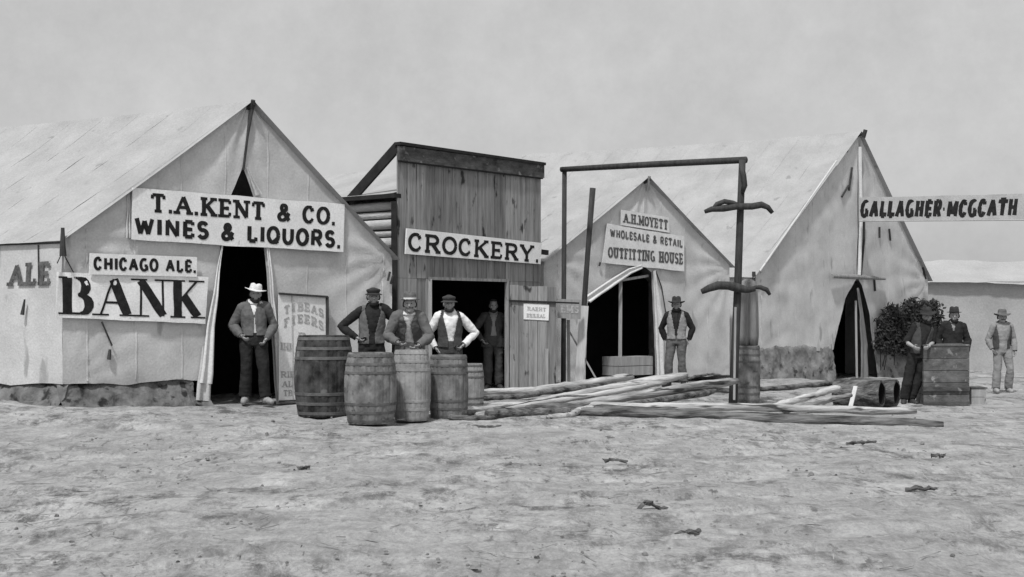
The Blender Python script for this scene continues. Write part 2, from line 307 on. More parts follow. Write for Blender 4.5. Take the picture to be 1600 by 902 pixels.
# ------------------------------------------------------------------ lettering: strokes with slab or fine serifs
def arc(cx, cy, rx, ry, a0, a1, n=9): return [(cx + rx * math.cos(math.radians(a0 + (a1 - a0) * i / n)), cy + ry * math.sin(math.radians(a0 + (a1 - a0) * i / n))) for i in range(n + 1)]
V = lambda x: [(x, 0), (x, 1)]
G = {
 'A': (.86, [('t', [(.02, 0), (.48, 1)]), ('T', [(.48, 1), (.95, 0)]), ('t', [(.2, .34), (.78, .34)])], [(.02, 0), (.95, 0)]),
 'B': (.76, [('T', V(.12)), ('t', [(.12, 1), (.55, 1)]), ('T', arc(.55, .76, .3, .24, 90, -90)), ('t', [(.12, .52), (.6, .52)]), ('T', arc(.6, .26, .36, .26, 90, -90)), ('t', [(.12, 0), (.6, 0)])], [(.1, 0), (.1, 1)]),
 'C': (.72, [('T', arc(.5, .5, .5, .5, 60, 300, 16)), ('T', [(.75, .93), (.85, .72)]), ('t', [(.75, .07), (.9, .25)])], []),
 'D': (.76, [('T', V(.12)), ('t', [(.12, 1), (.5, 1)]), ('T', arc(.5, .5, .46, .5, 90, -90, 14)), ('t', [(.12, 0), (.5, 0)])], [(.1, 0), (.1, 1)]),
 'E': (.7, [('T', V(.15)), ('t', [(.15, 1), (.9, 1)]), ('t', [(.15, .5), (.7, .5)]), ('t', [(.15, 0), (.9, 0)]), ('t', [(.9, 1), (.92, .78)]), ('t', [(.9, 0), (.94, .24)]), ('t', [(.7, .62), (.7, .38)])], [(.12, 0), (.12, 1)]),
 'F': (.66, [('T', V(.15)), ('t', [(.15, 1), (.9, 1)]), ('t', [(.15, .5), (.7, .5)]), ('t', [(.9, 1), (.92, .78)])], [(.15, 0), (.12, 1)]),
 'G': (.78, [('T', arc(.5, .5, .5, .5, 55, 330, 18)), ('T', [(.9, .0), (.9, .42)]), ('t', [(.55, .42), (1, .42)])], []),
 'H': (.82, [('T', V(.12)), ('T', V(.88)), ('t', [(.12, .5), (.88, .5)])], [(.12, 0), (.12, 1), (.88, 0), (.88, 1)]),
 'I': (.30, [('T', V(.5))], [(.5, 0), (.5, 1)]),
 'K': (.84, [('T', V(.12)), ('t', [(.12, .38), (.85, 1)]), ('T', [(.36, .58), (.9, 0)])], [(.12, 0), (.12, 1), (.85, 1), (.9, 0)]),
 'L': (.66, [('T', V(.15)), ('t', [(.15, 0), (.9, 0)]), ('t', [(.9, 0), (.93, .26)])], [(.15, 0), (.15, 1)]),
 'M': (.98, [('t', V(.08)), ('T', [(.08, 1), (.5, .15)]), ('t', [(.5, .15), (.92, 1)]), ('T', V(.92))], [(.08, 0), (.92, 0), (.05, 1), (.95, 1)]),
 'N': (.84, [('t', V(.1)), ('T', [(.1, 1), (.9, 0)]), ('t', V(.9))], [(.1, 0), (.05, 1), (.9, 1)]),
 'O': (.76, [('T', arc(.5, .5, .5, .5, 0, 360, 24))], []),
 'Q': (.76, [('T', arc(.5, .5, .5, .5, 0, 360, 24)), ('T', [(.6, .25), (.95, -.08)])], []),
 'R': (.8, [('T', V(.12)), ('t', [(.12, 1), (.55, 1)]), ('T', arc(.55, .74, .32, .26, 90, -90)), ('t', [(.12, .48), (.55, .48)]), ('T', [(.5, .48), (.92, 0)])], [(.12, 0), (.1, 1), (.92, 0)]),
 'S': (.66, [('T', arc(.5, .75, .42, .25, 20, 250, 10) + arc(.5, .26, .44, .26, 75, -160, 12))], []),
 'T': (.76, [('T', V(.5)), ('t', [(.04, 1), (.96, 1)]), ('t', [(.04, 1), (.02, .76)]), ('t', [(.96, 1), (.98, .76)])], [(.5, 0)]),
 'U': (.8, [('T', [(.12, 1), (.12, .4)] + arc(.5, .4, .38, .4, 180, 360, 12) + [(.88, 1)])], [(.12, 1), (.88, 1)]),
 'W': (1.06, [('T', [(.04, 1), (.27, 0)]), ('t', [(.27, 0), (.5, .85)]), ('T', [(.5, .85), (.73, 0)]), ('t', [(.73, 0), (.96, 1)])], [(.04, 1), (.96, 1)]),
 'Y': (.8, [('T', [(.05, 1), (.5, .45)]), ('t', [(.95, 1), (.5, .45)]), ('T', [(.5, .45), (.5, 0)])], [(.05, 1), (.95, 1), (.5, 0)]),
 '&': (.8, [('T', [(.95, 0), (.3, .68)] + arc(.47, .8, .2, .2, 200, -20, 10) + [(.6, .66), (.2, .4)] + arc(.36, .22, .3, .22, 130, 300, 10) + [(.7, .14), (.92, .5)])], []),
 '.': (.24, [('d', [(.5, 0), (.5, .12)])], []), '-': (.4, [('t', [(.1, .5), (.9, .5)])], []), ' ': (.45, [], []),
}
STYLES = dict(slab=(.25, .17, .40, .16, .13), sans=(.17, .15, 0, 0, .16), fat=(.25, .21, 0, 0, .14), didone=(.25, .06, .46, .045, .10), hand=(.15, .12, 0, 0, .12))
def text_mesh(mb, s, quad, style, surf, slant=0.0, rough=0.0, clampy=True):
    """quad: four (t, z) corners TL TR BR BL on the sign's plane; surf(t, z, off) -> world point"""
    T, t_, sw, sh, gap = STYLES[style]
    TL, TR, BR, BL = [Vector(q) for q in quad]
    H = ((TL - BL).length + (TR - BR).length) / 2; W = ((TR - TL).length + (BR - BL).length) / 2
    tot = sum(G[c][0] + gap for c in s) - gap
    kx = W / (tot * H); x0 = 0.0; lay = [0]
    def put(x, y):
        u = x / W; v = y / H
        v = min(1.0, max(0.0, v)) if clampy else v
        p = BL.lerp(BR, u).lerp(TL.lerp(TR, u), v); lay[0] += 1
        return surf(p.x, p.y, 0.004 + 0.00002 * (lay[0] % 97))
    cur = [mb]; out = [mb]
    def ribbon(pts, wd, thin=None):
        # resample, offset
        q = [pts[0]]
        for a, b in zip(pts[:-1], pts[1:]):
            d = math.hypot(b[0] - a[0], b[1] - a[1]); n = max(1, int(d / 0.10))
            for i in range(1, n + 1): q.append((a[0] + (b[0] - a[0]) * i / n, a[1] + (b[1] - a[1]) * i / n))
        L = []; R = []
        for i, p in enumerate(q):
            a = q[max(0, i - 1)]; b = q[min(len(q) - 1, i + 1)]; d = math.hypot(b[0] - a[0], b[1] - a[1]) or 1
            nx, ny = -(b[1] - a[1]) / d, (b[0] - a[0]) / d
            k = (wd if thin is None else thin + (wd - thin) * abs(b[1] - a[1]) / d) / 2 * (1 + rough * random.uniform(-1, 1)); L.append((p[0] + nx * k, p[1] + ny * k)); R.append((p[0] - nx * k, p[1] - ny * k))
        o = 0.0004 * random.random()
        rows = [[put(*p) for p in L], [put(*p) for p in R]]
        cur[0].grid(rows)
    for c in s:
        if c == ' ': cur[0] = MB(); out.append(cur[0])
        gw, strokes, serifs = G[c]; Wg = gw * H * kx; sk = min(1.0, (0.5 + 0.5 * kx))
        th = T * H * sk; tn = t_ * H * (0.5 + 0.5 * sk)
        ins = th / 2
        mp = lambda p: (x0 + ins * 0.6 + p[0] * (Wg - ins * 1.2) + slant * p[1] * H, tn / 2 + p[1] * (H - tn))
        for kind, pts in strokes:
            if kind == 'd': a = mp(pts[0]); ribbon([(a[0], 0), (a[0], 0.2 * H)], 0.2 * H); continue
            P = [mp(p) for p in pts]; wd = th if kind == 'T' else tn
            # extend straight ends so corners close
            ribbon(P, wd, tn if len(pts) > 4 and kind == 'T' else None)
        if sw:
            for x, y in serifs:
                a = mp((x, y)); yy = sh * H / 2 if y < .5 else H - sh * H / 2
                ribbon([(a[0] - sw * H * sk / 2, yy), (a[0] + sw * H * sk / 2, yy)], sh * H)
        x0 += (gw + gap) * H * kx
    return out
def lettering(parent, lines, plane, style, off, m, disp=None, name="lettering", slant=0.0, rough=0.0):
    for s, q in lines:
        mb = MB(); quad = [plane.tz(*p) for p in q]
        surf = (lambda t, z, o: plane.at(t, z, off + o + (disp(t, z) if disp else 0)))
        
        for w_ in text_mesh(mb, s, quad, style, surf, slant, rough): w_.build(name, m, parent)
def board(parent, name, px, plane, off, th, m, disp=None, nu=24, nv=8, wav=0.0):
    if disp: nu, nv = 90, 20
    TL, TR, BR, BL = [Vector(plane.tz(*p)) for p in px]
    f = []; b = []
    for j in range(nv + 1):
        rf = []; rb = []
        for i in range(nu + 1):
            u, v = i / nu, j / nv
            p = BL.lerp(BR, u).lerp(TL.lerp(TR, u), v)
            if wav: p = p + Vector((0, wav * fb(u * 6, v * 3, off * 50) * (1 if j in (0, nv) else 0.5)))
            d = off + (disp(p.x, p.y) if disp else 0)
            rf.append(plane.at(p.x, p.y, d)); rb.append(plane.at(p.x, p.y, d - th))
        f.append(rf); b.append(rb)
    mb = MB(); mb.grid(f); nb = len(mb.v); mb.grid([r[::-1] for r in b])
    W_ = nu + 1
    per = [(j, i) for j, i in [(0, i) for i in range(nu + 1)] + [(j, nu) for j in range(1, nv + 1)] + [(nv, i) for i in range(nu - 1, -1, -1)] + [(j, 0) for j in range(nv - 1, 0, -1)]]
    n = len(per)
    for k in range(n):
        (j, i), (j2, i2) = per[k], per[(k + 1) % n]
        mb.f.append((j * W_ + i, nb + j * W_ + (nu - i), nb + j2 * W_ + (nu - i2), j2 * W_ + i2))
    return mb.build(name, m, parent)

# ------------------------------------------------------------------ tents
def interp(poly, z):
    """poly: [(t, z)...] rising in z -> t at z"""
    if z <= poly[0][1]: return poly[0][0]
    for (t0, z0), (t1, z1) in zip(poly[:-1], poly[1:]):
        if z <= z1: return t0 + (t1 - t0) * (z - z0) / max(1e-6, z1 - z0)
    return poly[-1][0]
def tdisp(seed, corners=()):
    def f(t, z):
        v = 0.026 * fb(t * 0.8 + seed, z * 0.9, seed) + 0.012 * fb(t * 3.2 + z * 1.6 + seed, z * 0.8, seed + 3)
        for i, (ct, cz) in enumerate(corners):                 # tension folds fanning out from where the canvas is tied
            dx, dz = t - ct, z - cz; d = math.hypot(dx, dz)
            v += (0.022 if i < 3 else .010) * math.exp(-d / 1.2) * min(1, d / .25) * math.sin(math.atan2(dz, dx) * 17 + i * 2 + 1.5 * fb(dx, dz, seed + i, 2))
        return v
    return f
class Tent: pass
Z_UP = Vector((0, 0, 1))
def make_tent(name, label, GL, GR, pk_px, pkY, eL, eR, D, L, ledge, redge, hemL, hemR, seed, group, scal=0.05, wall=None, over=0.10, ridge_sag=0.05):
    T = Tent(); pl = Plane(GL, GR); T.pl = pl; D = Vector((D[0], D[1], 0)).normalized(); T.D = D
    tp, zp = pl.tz(*pk_px)
    base = pl.at(pl.len / 2, gz(*pl.at(pl.len / 2, 0).xy))
    root = empty(name, label, "tent", base, group); T.root = root
    disp = tdisp(seed, [(0, eL), (pl.len, eR), (tp, zp), (0, hemL), (pl.len, hemR)]); T.disp = disp
    Lp = [(0, hemL), (0, eL), (tp, zp)]; Rp = [(pl.len, hemR), (pl.len, eR), (tp, zp)]
    Le = [pl.tz(*p) for p in ledge] + [(tp, zp)]; Re = [pl.tz(*p) for p in redge] + [(tp, zp)]
    T.Le, T.Re, T.tp, T.zp = Le, Re, tp, zp
    mb = MB()
    def panel(A, B, z0, flip, scal_):
        n = 64; m = 30; rows = []
        for i in range(n + 1):
            s = i / n; z = z0 + (zp - z0) * s; a = interp(A, z); b = interp(B, z); row = []
            for j in range(m + 1):
                t = a + (b - a) * j / m
                zz = z + scal_ * (abs(math.sin(t * 2.3 + seed)) - 0.5 + 0.5 * fb(t * 2.0, seed)) * max(0, 1 - (z - z0) / 0.5)
                row.append(pl.at(t, zz, disp(t, zz)))
            rows.append(row)
        mb.grid(rows)
    panel(Lp, Le, hemL, False, scal); panel(Re, Rp, hemR, True, 0.0 if hemR < 0.35 and hemL > 0.35 else scal)
    mb.build("gable_wall", M['canvas'], root, True)
    # side walls, back wall
    def side(P, ze, zb, nrm, nm):
        rows = []; n = 20; m = int(L * 5)
        for i in range(n + 1):
            row = []
            for j in range(m + 1):
                q = j / m * L; z = zb + (ze - 0.03 - zb) * i / n
                z += scal * (abs(math.sin(q * 2.2 + seed)) - 0.5) * max(0, 1 - i / n * 4)
                row.append(P + D * q + nrm * (0.012 * fb(q * 0.9, z, seed + 8)) + Vector((0, 0, z)))
            rows.append(row)
        MB().grid(rows).build(nm, M['canvas'], root, True)
    P0 = pl.at(0, 0); P1 = pl.at(pl.len, 0); nD = Vector((D.y, -D.x, 0))
    side(P0, eL, hemL if seed == 1.0 else -.35, -nD, "side_wall"); side(P1, eR, min(-.25, hemR - .3), nD, "side_wall")
    bk = [pl.at(0, -.4) + D * L, pl.at(pl.len, -.4) + D * L, pl.at(pl.len, eR) + D * L, pl.at(tp, zp) + D * L, pl.at(0, eL) + D * L]
    MB().add(bk, [(0, 1, 2, 3, 4)]).build("back_wall", M['canvas'], root)
    # sewn seams of the gable cloth
    mb = MB(); t = .36
    while t < pl.len:
        zz = (hemL if t < tp else hemR) + .05; seg = []
        while True:
            ok = not (interp(Le, zz) - .03 < t < interp(Re, zz) + .03); top = zz > (eL + (zp - eL) * t / tp if t < tp else eR + (zp - eR) * (pl.len - t) / (pl.len - tp)) - .08
            if ok and not top: tt = t + .012 * fb(zz, t, 4); seg.append([pl.at(tt - .016, zz, disp(tt, zz) + .002), pl.at(tt, zz, disp(tt, zz) + .010), pl.at(tt + .016, zz, disp(tt, zz) + .002)])
            else:
                if len(seg) > 2: mb.grid(seg)
                seg = []
            if top: break
            zz += .06
        t += .72
    mb.build("seam", M['canvas'], root, True)
    # roof slopes
    for (te, ze) in ((0, eL), (pl.len, eR)):
        rows = []; n = 30; m = int(L * 7)
        A = pl.at(tp, zp + 0.02) - D * over; E = pl.at(te, ze) - D * over; sl_ = (E - A); ex = 1 + 0.09 / sl_.length
        nn = sl_.cross(D).normalized(); nn = nn if nn.z > 0 else -nn
        def rp(u, q, up=0.0):
            v = q / (L + over + .05); p = A + D * q + sl_ * (u * ex)
            sag = -0.05 * math.sin(math.pi * u) - .035 * abs(math.sin(q * math.pi / 1.6)) * math.sin(math.pi * min(1, u * 1.05)) ** .7
            p = p - Z_UP * (ridge_sag * math.sin(math.pi * v) * (1 - u)); amp = min(1, q / 0.3)
            w_ = 0.040 * fb(q * 0.5, u * 2.0, seed) + 0.014 * fb(q * 1.6 + u * 2, u * 1.2, seed + 2) + .012 * fb(q * 4.5 + u * 3, u * 1.5, seed + 5)
            return p + nn * (w_ * amp * min(1, u * 4) + sag * min(1, q / .5 + .3) + up)
        for i in range(n + 1): rows.append([rp(i / n, j / m * (L + over + 0.05)) for j in range(m + 1)])
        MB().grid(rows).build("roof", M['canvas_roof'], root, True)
        mb = MB(); q = .8
        while q < L - .1:
            mb.grid([[rp(.02 + .97 * i / 30, q + .015 * fb(i * .3, q) + o, h) for o, h in ((-.018, .002), (0, .007), (.018, .002))] for i in range(31)]); q += .74
        mb.build("seam", M['canvas_roof'], root, True)
    MB().tube([pl.at(tp, zp - 0.03) - D * (over + 0.03), pl.at(tp, zp - 0.14) + D * 0.12, pl.at(tp, zp - 0.22) + D * (L - .1)], 0.035, 8).build("ridge_pole", M['post'], root)
    return T
def lumpy(parent, name, P, nrm, q0, q1, ztop, out, m, mat_, base_z, slope=1.6, step=.05, lump=.07, back=.25):
    """an uneven earth bank: P(q) runs along its foot line, nrm points out of it"""
    n = max(8, int(abs(q1 - q0) / step)); rows = []
    for i in range(n + 1):
        q = q0 + (q1 - q0) * i / n; p = P(q); g = gz(p.x, p.y); zt = ztop + .07 * fb(q * 1.7, 3.3, m) ; row = [p - nrm * back + Z_UP * zt]
        for k in range(m + 1):
            u = k / m; z = zt + (g - .04 - zt) * u; o = -.07 + (.07 + out * (.25 + slope)) * u
            o += lump * (fb(q * 3.1, z * 3.6, m) + .5 * fb(q * 8, z * 8, 3)) * min(1, k / 1.5); z2 = z + .03 * fb(q * 6, z * 6, 8)
            row.append(p + nrm * o + Z_UP * z2)
        row.append(p + nrm * (out * (1 + slope)) + Z_UP * (g - .3)); rows.append(row)
    MB().grid(rows).build(name, mat_, parent, True)
def sod_bank(T, t0, t1, ztop, name="sod_footing", out=0.08, top=0.25):
    lumpy(T.root, name, lambda t: T.pl.at(t, 0), T.pl.n, t0, t1, ztop, out, 9, M['sod_dark'], 0, back=top)
def cord(T, pts, r, name="tie_cord_or_tear", off=0.04, m=None):
    return MB().tube([T.pl.at(*T.pl.tz(*p), off + T.disp(*T.pl.tz(*p))) for p in pts], r, 6).build(name, m or M['post'], T.root)

# ---- liquor tent
K = make_tent("canvas_tent", "large canvas wall tent with liquor and bank signs, joining the log store's left side", (-6.11, 19.13), (-1.95, 22.85), (388, 160), 21.07, 2.54, 2.43, (-.87, .49), 9.0,
    [(327, 627), (329, 560), (336, 470), (345, 383), (361, 306), (376, 268), (378, 262)], [(431, 628), (424, 520), (413, 388), (396, 308), (381, 268), (379, 262)], .52, .12, 1.0, "canvas tents along the street")
sod_bank(K, -0.05, K.pl.tz(302, 600)[0], .54)
sod_bank(K, K.pl.tz(302, 600)[0], K.pl.tz(326, 620)[0], .30, out=0.1, top=0.1)
nS = Vector((-K.D.y, K.D.x, 0)); nS = nS if nS.y < 0 else -nS
lumpy(K.root, "sod_footing", lambda q: K.pl.at(0, 0) + K.D * q, nS, -.04, 7.0, .54, .08, 9, M['sod_dark'], 0)
# dark burrow under the corner, centre seam, corner post, ties
MB().tube([K.pl.at(*K.pl.tz(389, 158), 0.12), K.pl.at(*K.pl.tz(390, 172), 0.06), K.pl.at(*K.pl.tz(384, 215), 0.045), K.pl.at(*K.pl.tz(378, 266), 0.04)], [.035, .03, .02, .018], 8).build("centre_seam", M['post'], K.root)
MB().tube([K.pl.at(-.03, 2.66, .08), K.pl.at(-.03, 2.4, .08), K.pl.at(-.02, 2.28, .07)], [.025, .04, .05], 8).build("corner_post", M['post'], K.root)
cord(K, [(98, 395), (110, 420), (118, 432)], .008); cord(K, [(95, 395), (88, 412)], .008)
cord(K, [(157, 503), (166, 525), (173, 540)], .012); cord(K, [(170, 546), (168, 562)], [.02, .03])
for (x, y) in ((606, 425), (612, 430)): cord(K, [(x, y), (x - 3, y + 14)], .018)
# ridge line cord along the eave of the street side wall
MB().tube([K.pl.at(0, 2.46, .06), K.pl.at(0, 2.46, .05) + K.D * 0.55, K.pl.at(0, 2.46, .05) + K.D * 3], .012, 6).build("eave_rope", M['post'], K.root)
MB().tube([K.pl.at(0, 2.44, .06) + K.D * 0.5, K.pl.at(0, 1.9, .08) + K.D * 0.5], .010, 6).build("eave_rope", M['post'], K.root)
def flap(T, pts_in, pts_out, off, m, name="door_flap", nv=14):
    """a folded strip between two rising px polylines, with folds"""
    A = [T.pl.tz(*p) for p in pts_in]; B = [T.pl.tz(*p) for p in pts_out]; rows = []
    for i in range(40):
        s = i / 39; row = []
        def along(P):
            k = s * (len(P) - 1); a = int(min(k, len(P) - 2)); f = k - a; return Vector(P[a]).lerp(Vector(P[a + 1]), f)
        a, b = along(A), along(B)
        for j in range(nv + 1):
            p = a.lerp(b, j / nv); wv = 0.022 * math.sin(j / nv * math.pi * 3) * (1 - 0.6 * s)
            row.append(T.pl.at(p.x, p.y, off + T.disp(p.x, p.y) + wv + 0.01 * fb(p.x * 4, p.y * 2, 5)))
        rows.append(row)
    MB().grid(rows).build(name, m, T.root, True)
flap(K, [(328, 600), (333, 510), (346, 384)], [(309, 598), (321, 508), (344, 384)], .05, M['canvas_pale'])
flap(K, [(326, 627), (327, 600), (329, 560)], [(304, 625), (306, 600), (314, 540)], .035, M['canvas'])
flap(K, [(432, 627), (425, 520), (414, 388)], [(438, 627), (431, 520), (419, 388)], .05, M['canvas_pale'])
flap(K, [(397, 306), (390, 285), (382, 262)], [(408, 304), (396, 285), (384, 262)], .03, M['canvas_pale'])
flap(K, [(203, 372), (203, 300)], [(196, 372), (198, 306)], .012, M['canvas'])
# added black sheet behind the tent doorway, painting its inside dark
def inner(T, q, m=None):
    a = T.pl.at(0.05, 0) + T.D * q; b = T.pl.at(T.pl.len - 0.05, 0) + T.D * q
    MB().add([a + Vector((0, 0, -.3)), b + Vector((0, 0, -.3)), b + Vector((0, 0, 2.2)), T.pl.at(T.tp, T.zp - .3) + T.D * q, a + Vector((0, 0, 2.2))], [(0, 1, 2, 3, 4)]).build("shade_sheet", m or M['shade_black'], T.root)
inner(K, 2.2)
lettering(K.root, [("ALE", [(18, 413), (82, 408), (81, 446), (15, 447)])], Plane((K.pl.at(0, 0) + K.D * 3).xy, K.pl.at(0, 0).xy), 'slab', .022, M['ink_grey'], None)
cordp = Plane((K.pl.at(0, 0) + K.D * 3).xy, K.pl.at(0, 0).xy)
MB().tube([cordp.at(*cordp.tz(44, 468), .06), cordp.at(*cordp.tz(41, 492), .07)], [.012, .03], 6).build("tie_cord_or_tear", M['post'], K.root)

def sign(name, label, px, plane, off, th, m, lines, style, mi, disp=None, wav=0.0, group=None, cat="sign", bn="board", rough=0.05, slant=0.0):
    c = plane.at(*plane.tz(*px[3]), off)
    r = empty(name, label, cat, c, group); board(r, bn, px, plane, off, th, m, disp, wav=wav)
    lettering(r, lines, plane, style, off, mi, disp, rough=rough, slant=slant); return r
s = sign("cloth_sign", "long white sign reading T.A. KENT & CO. WINES & LIQUORS above the tent door", [(204, 293), (535, 320), (533, 394), (203, 375)], K.pl, .062, .02, M['sign'],
     [("T.A.KENT & CO.", [(232, 302), (521, 325), (520, 353), (232, 332)])], 'slab', M['ink'], wav=0.012)
lettering(s, [("WINES & LIQUORS.", [(207, 338), (529, 361), (528, 389), (207, 368)])], K.pl, 'fat', .062, M['ink'], rough=.06)
sign("cloth_sign", "small white sign reading CHICAGO ALE above the word BANK", [(137, 396), (304, 402), (304, 433), (136, 429)], K.pl, .072, .015, M['sign'],
     [("CHICAGO ALE.", [(143, 401), (302, 406), (302, 427), (143, 423)])], 'fat', M['ink'])
sign("cloth_sign", "white cloth band lettered BANK in tall serif capitals left of the tent door", [(86, 425), (322, 433), (318, 506), (84, 496)], K.pl, .06, .006, M['sign'],
     [("BANK", [(93, 432), (314, 439), (314, 498), (93, 491)])], 'didone', M['ink'], K.disp, wav=0.008)
# poster board right of the tent door
def poster():
    pl = K.pl; px = [(431, 459), (506, 464), (506, 612), (431, 627)]
    r = empty("poster_board", "tall white framed poster board with faded lettering beside the tent door", "poster", pl.at(*pl.tz(431, 627), .08))
    px[2] = (506, 624); board(r, "panel", px, pl, .085, .02, M['sign'])
    fr = MB(); P = [pl.at(*pl.tz(*p), .095) for p in px]
    for a, b in ((0, 1), (1, 2)): fr.bar(P[a], P[b], .045, .03)
    fr.bar(P[3], P[2], .03, .03); fr.build("frame", M['post'], r)
    mid = MB().bar(pl.at(*pl.tz(451, 462), .092), pl.at(*pl.tz(453, 625), .092), .012, .01).build("panel_joint", M['ink_faint'], r)
    def arcline(s, x0, x1, y, h, bow, m, st):
        n = len(s)
        for i, c in enumerate(s):
            u0 = (i + .1) / n; u1 = (i + .9) / n; a = x0 + (x1 - x0) * u0; b = x0 + (x1 - x0) * u1
            yy = lambda u: y + bow * (2 * u - 1) ** 2 + 6 * u
            if c != ' ': quads.append((c, [(a, yy(u0)), (b, yy(u1)), (b, yy(u1) + h), (a, yy(u0) + h)]))
    for s_, x0, x1, y, h, bow in (("TIBEAS", 438, 502, 470, 13, 9), ("FIEERS", 438, 502, 488, 14, 11)):
        quads = []; arcline(s_, x0, x1, y, h, bow, None, None); mb = MB()
        for c, q in quads: text_mesh(mb, c, [pl.tz(*p) for p in q], 'slab', lambda t, z, o: pl.at(t, z, .086 + o), rough=.3)
        mb.build("lettering", M['ink_faint'], r)
    for s_, q in (("D", [(461, 519), (474, 520), (474, 531), (461, 530)]), ("IHI", [(434, 535), (450, 536), (450, 548), (434, 547)]), ("RIE", [(434, 580), (456, 580), (456, 590), (434, 590)]), ("AL", [(436, 595), (452, 595), (452, 605), (436, 605)]), ("TB", [(438, 609), (452, 609), (452, 619), (438, 619)])):
        mb = MB(); text_mesh(mb, s_, [pl.tz(*p) for p in q], 'slab', lambda t, z, o: pl.at(t, z, .086 + o), rough=.3); mb.build("lettering", M['ink_faint'], r)
poster()

# ---- crockery store: plank false front, log body, canvas roof
def store():
    F0, F1 = Vector((-1.89, 23.3)), Vector((.54, 26.3)); pl = Plane(F0, F1); D = Vector((-.777, .63, 0))
    root = empty("false_front_store", "plank false-front store with CROCKERY sign, log walls and canvas roof", "store", pl.at(1.9, .1))
    ztop = 4.28; zb = .02; L = 6.0
    td0, zd0 = pl.tz(672, 436); td1, zd1 = pl.tz(790, 443); zd = (zd0 + zd1) / 2
    mb = MB(); n = 17; wd = pl.len / n
    cuts = sorted([i * wd for i in range(n + 1)] + [td0, td1])
    for a, b in zip(cuts[:-1], cuts[1:]):
        if b - a < .02: continue
        mid = (a + b) / 2; z0 = zd if td0 < mid < td1 else zb
        for (za, zc) in ([(z0, zd + .02), (zd + .025, ztop)] if z0 < zd else [(zd + .025, ztop)]):
            o = random.uniform(-.006, .006); g = .005 * random.uniform(.3, 1.5)
            h = [pl.at(a + g, za, -.03), pl.at(b - g, za, -.03), pl.at(b - g, za, .0 + o), pl.at(a + g, za, .0 + o)]
            mb.hexa([h[3], h[2], h[1], h[0]] + [Vector((p.x, p.y, zc)) for p in (h[3], h[2], h[1], h[0])])
    mb.build("plank_front", M['plank'], root)
    bk = MB()   # dark backing so the gaps read as gaps
    for a, b, z0, z1 in ((0.02, td0 - .02, zb, ztop - .03), (td1 + .02, pl.len - .02, zb, ztop - .03), (td0 - .02, td1 + .02, zd + .02, ztop - .03)):
        bk.add([pl.at(a, z0, -.036), pl.at(b, z0, -.036), pl.at(b, z1, -.036), pl.at(a, z1, -.036)], [(0, 1, 2, 3)])
    bk.build("backing", M['chink'], root)
    # cornice board and cap
    c = MB(); TL = pl.tz(626, 228); BL = pl.tz(626, 251)
    c.hexa([pl.at(-.02, 4.03, .006), pl.at(pl.len + .03, 4.03, .006), pl.at(pl.len + .03, 4.03, .06), pl.at(-.02, 4.03, .06), pl.at(-.02, 4.27, .006), pl.at(pl.len + .03, 4.27, .006), pl.at(pl.len + .03, 4.27, .06), pl.at(-.02, 4.27, .06)])
    c.build("cornice", M['plank_dark'], root)
    MB().bar(pl.at(-.03, 4.31, 0.02), pl.at(pl.len + .04, 4.29, 0.02), .14, .05).build("cap_board", M['black_wood'], root)
    MB().bar(pl.at(-.01, 4.02, .03), pl.at(pl.len, 4.02, .03), .05, .025).build("cornice_batten", M['black_wood'], root)
    # raking brace from the top corner down to the log wall
    A = pl.at(0.02, 4.27, -.02); lp = Plane(F0, F0 + D.xy); B = lp.at(*lp.tz(546, 314), 0)
    MB().bar(A, B, .05, .17).build("raking_brace", M['black_wood'], root)
    lw = Vector((D.x, D.y, 0)); P0 = pl.at(0, 0); P1 = pl.at(pl.len, 0)
    def logwall(P, zt):
        mb = MB(); z = .05; i = 0
        while z < zt - .04:
            r = (.05, .08, .055, .075, .045, .085)[i % 6]; r = min(r, (zt - z) / 2)
            pts = [P + lw * (.06 + q * (L - .1) / 5) + Vector((0, 0, z + r + .01 * fb(q, i))) for q in range(6)]
            mb.tube(pts, [r * (1 + .06 * fb(q * 2, i * 3)) for q in range(6)], 10, seed=i); z += 2 * r + .022; i += 1
        mb.build("log_wall", M['log_pale'], root, True)
        inn = Vector((P1 - P0)).normalized() * (.0)
        MB().add([P + lw * .05 + Vector((0, 0, -.2)), P + lw * L + Vector((0, 0, -.2)), P + lw * L + Vector((0, 0, zt - .03)), P + lw * .05 + Vector((0, 0, zt - .03))], [(0, 1, 2, 3)]).build("chinking", M['chink'], root)
    zw = 3.42
    logwall(P0 + pl.d.to_3d() * .10, zw); logwall(P1 - pl.d.to_3d() * .10, zw)
    MB().bar(P0 + lw * -.0 + Vector((0, 0, zw + .03)), P0 + lw * (L + .2) + Vector((0, 0, zw + .03)), .16, .07).build("wall_plate", M['black_wood'], root)
    b0 = P0 + lw * L; b1 = P1 + lw * L; pkb = (b0 + b1) / 2
    MB().add([b0 + Vector((0, 0, -.2)), b1 + Vector((0, 0, -.2)), b1 + Vector((0, 0, zw)), pkb + Vector((0, 0, 4.1)), b0 + Vector((0, 0, zw))], [(0, 1, 2, 3, 4)]).build("back_wall", M['plank'], root)
    for P in (P0, P1):
        rows = []
        for i in range(13):
            rows.append([((P0 + P1) / 2).lerp(P, i / 12 * 1.04) + lw * (.05 + q * (L + .1) / 20) + Vector((0, 0, 4.16 + (zw + .06 - 4.16) * i / 12 - .05 * math.sin(i / 12 * 3.14) + .02 * fb(q * .6, i * .4))) for q in range(21)])
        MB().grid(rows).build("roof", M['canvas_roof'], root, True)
    MB().bar(P1 - pl.d.to_3d() * .27 + lw * .3 + Vector((0, 0, 1.6)), P1 - pl.d.to_3d() * .27 + lw * 3 + Vector((0, 0, 1.6)), .02, 3.3).build("shade_panel", M['shade_black'], root)  # added black panel covering the lit log wall inside the door
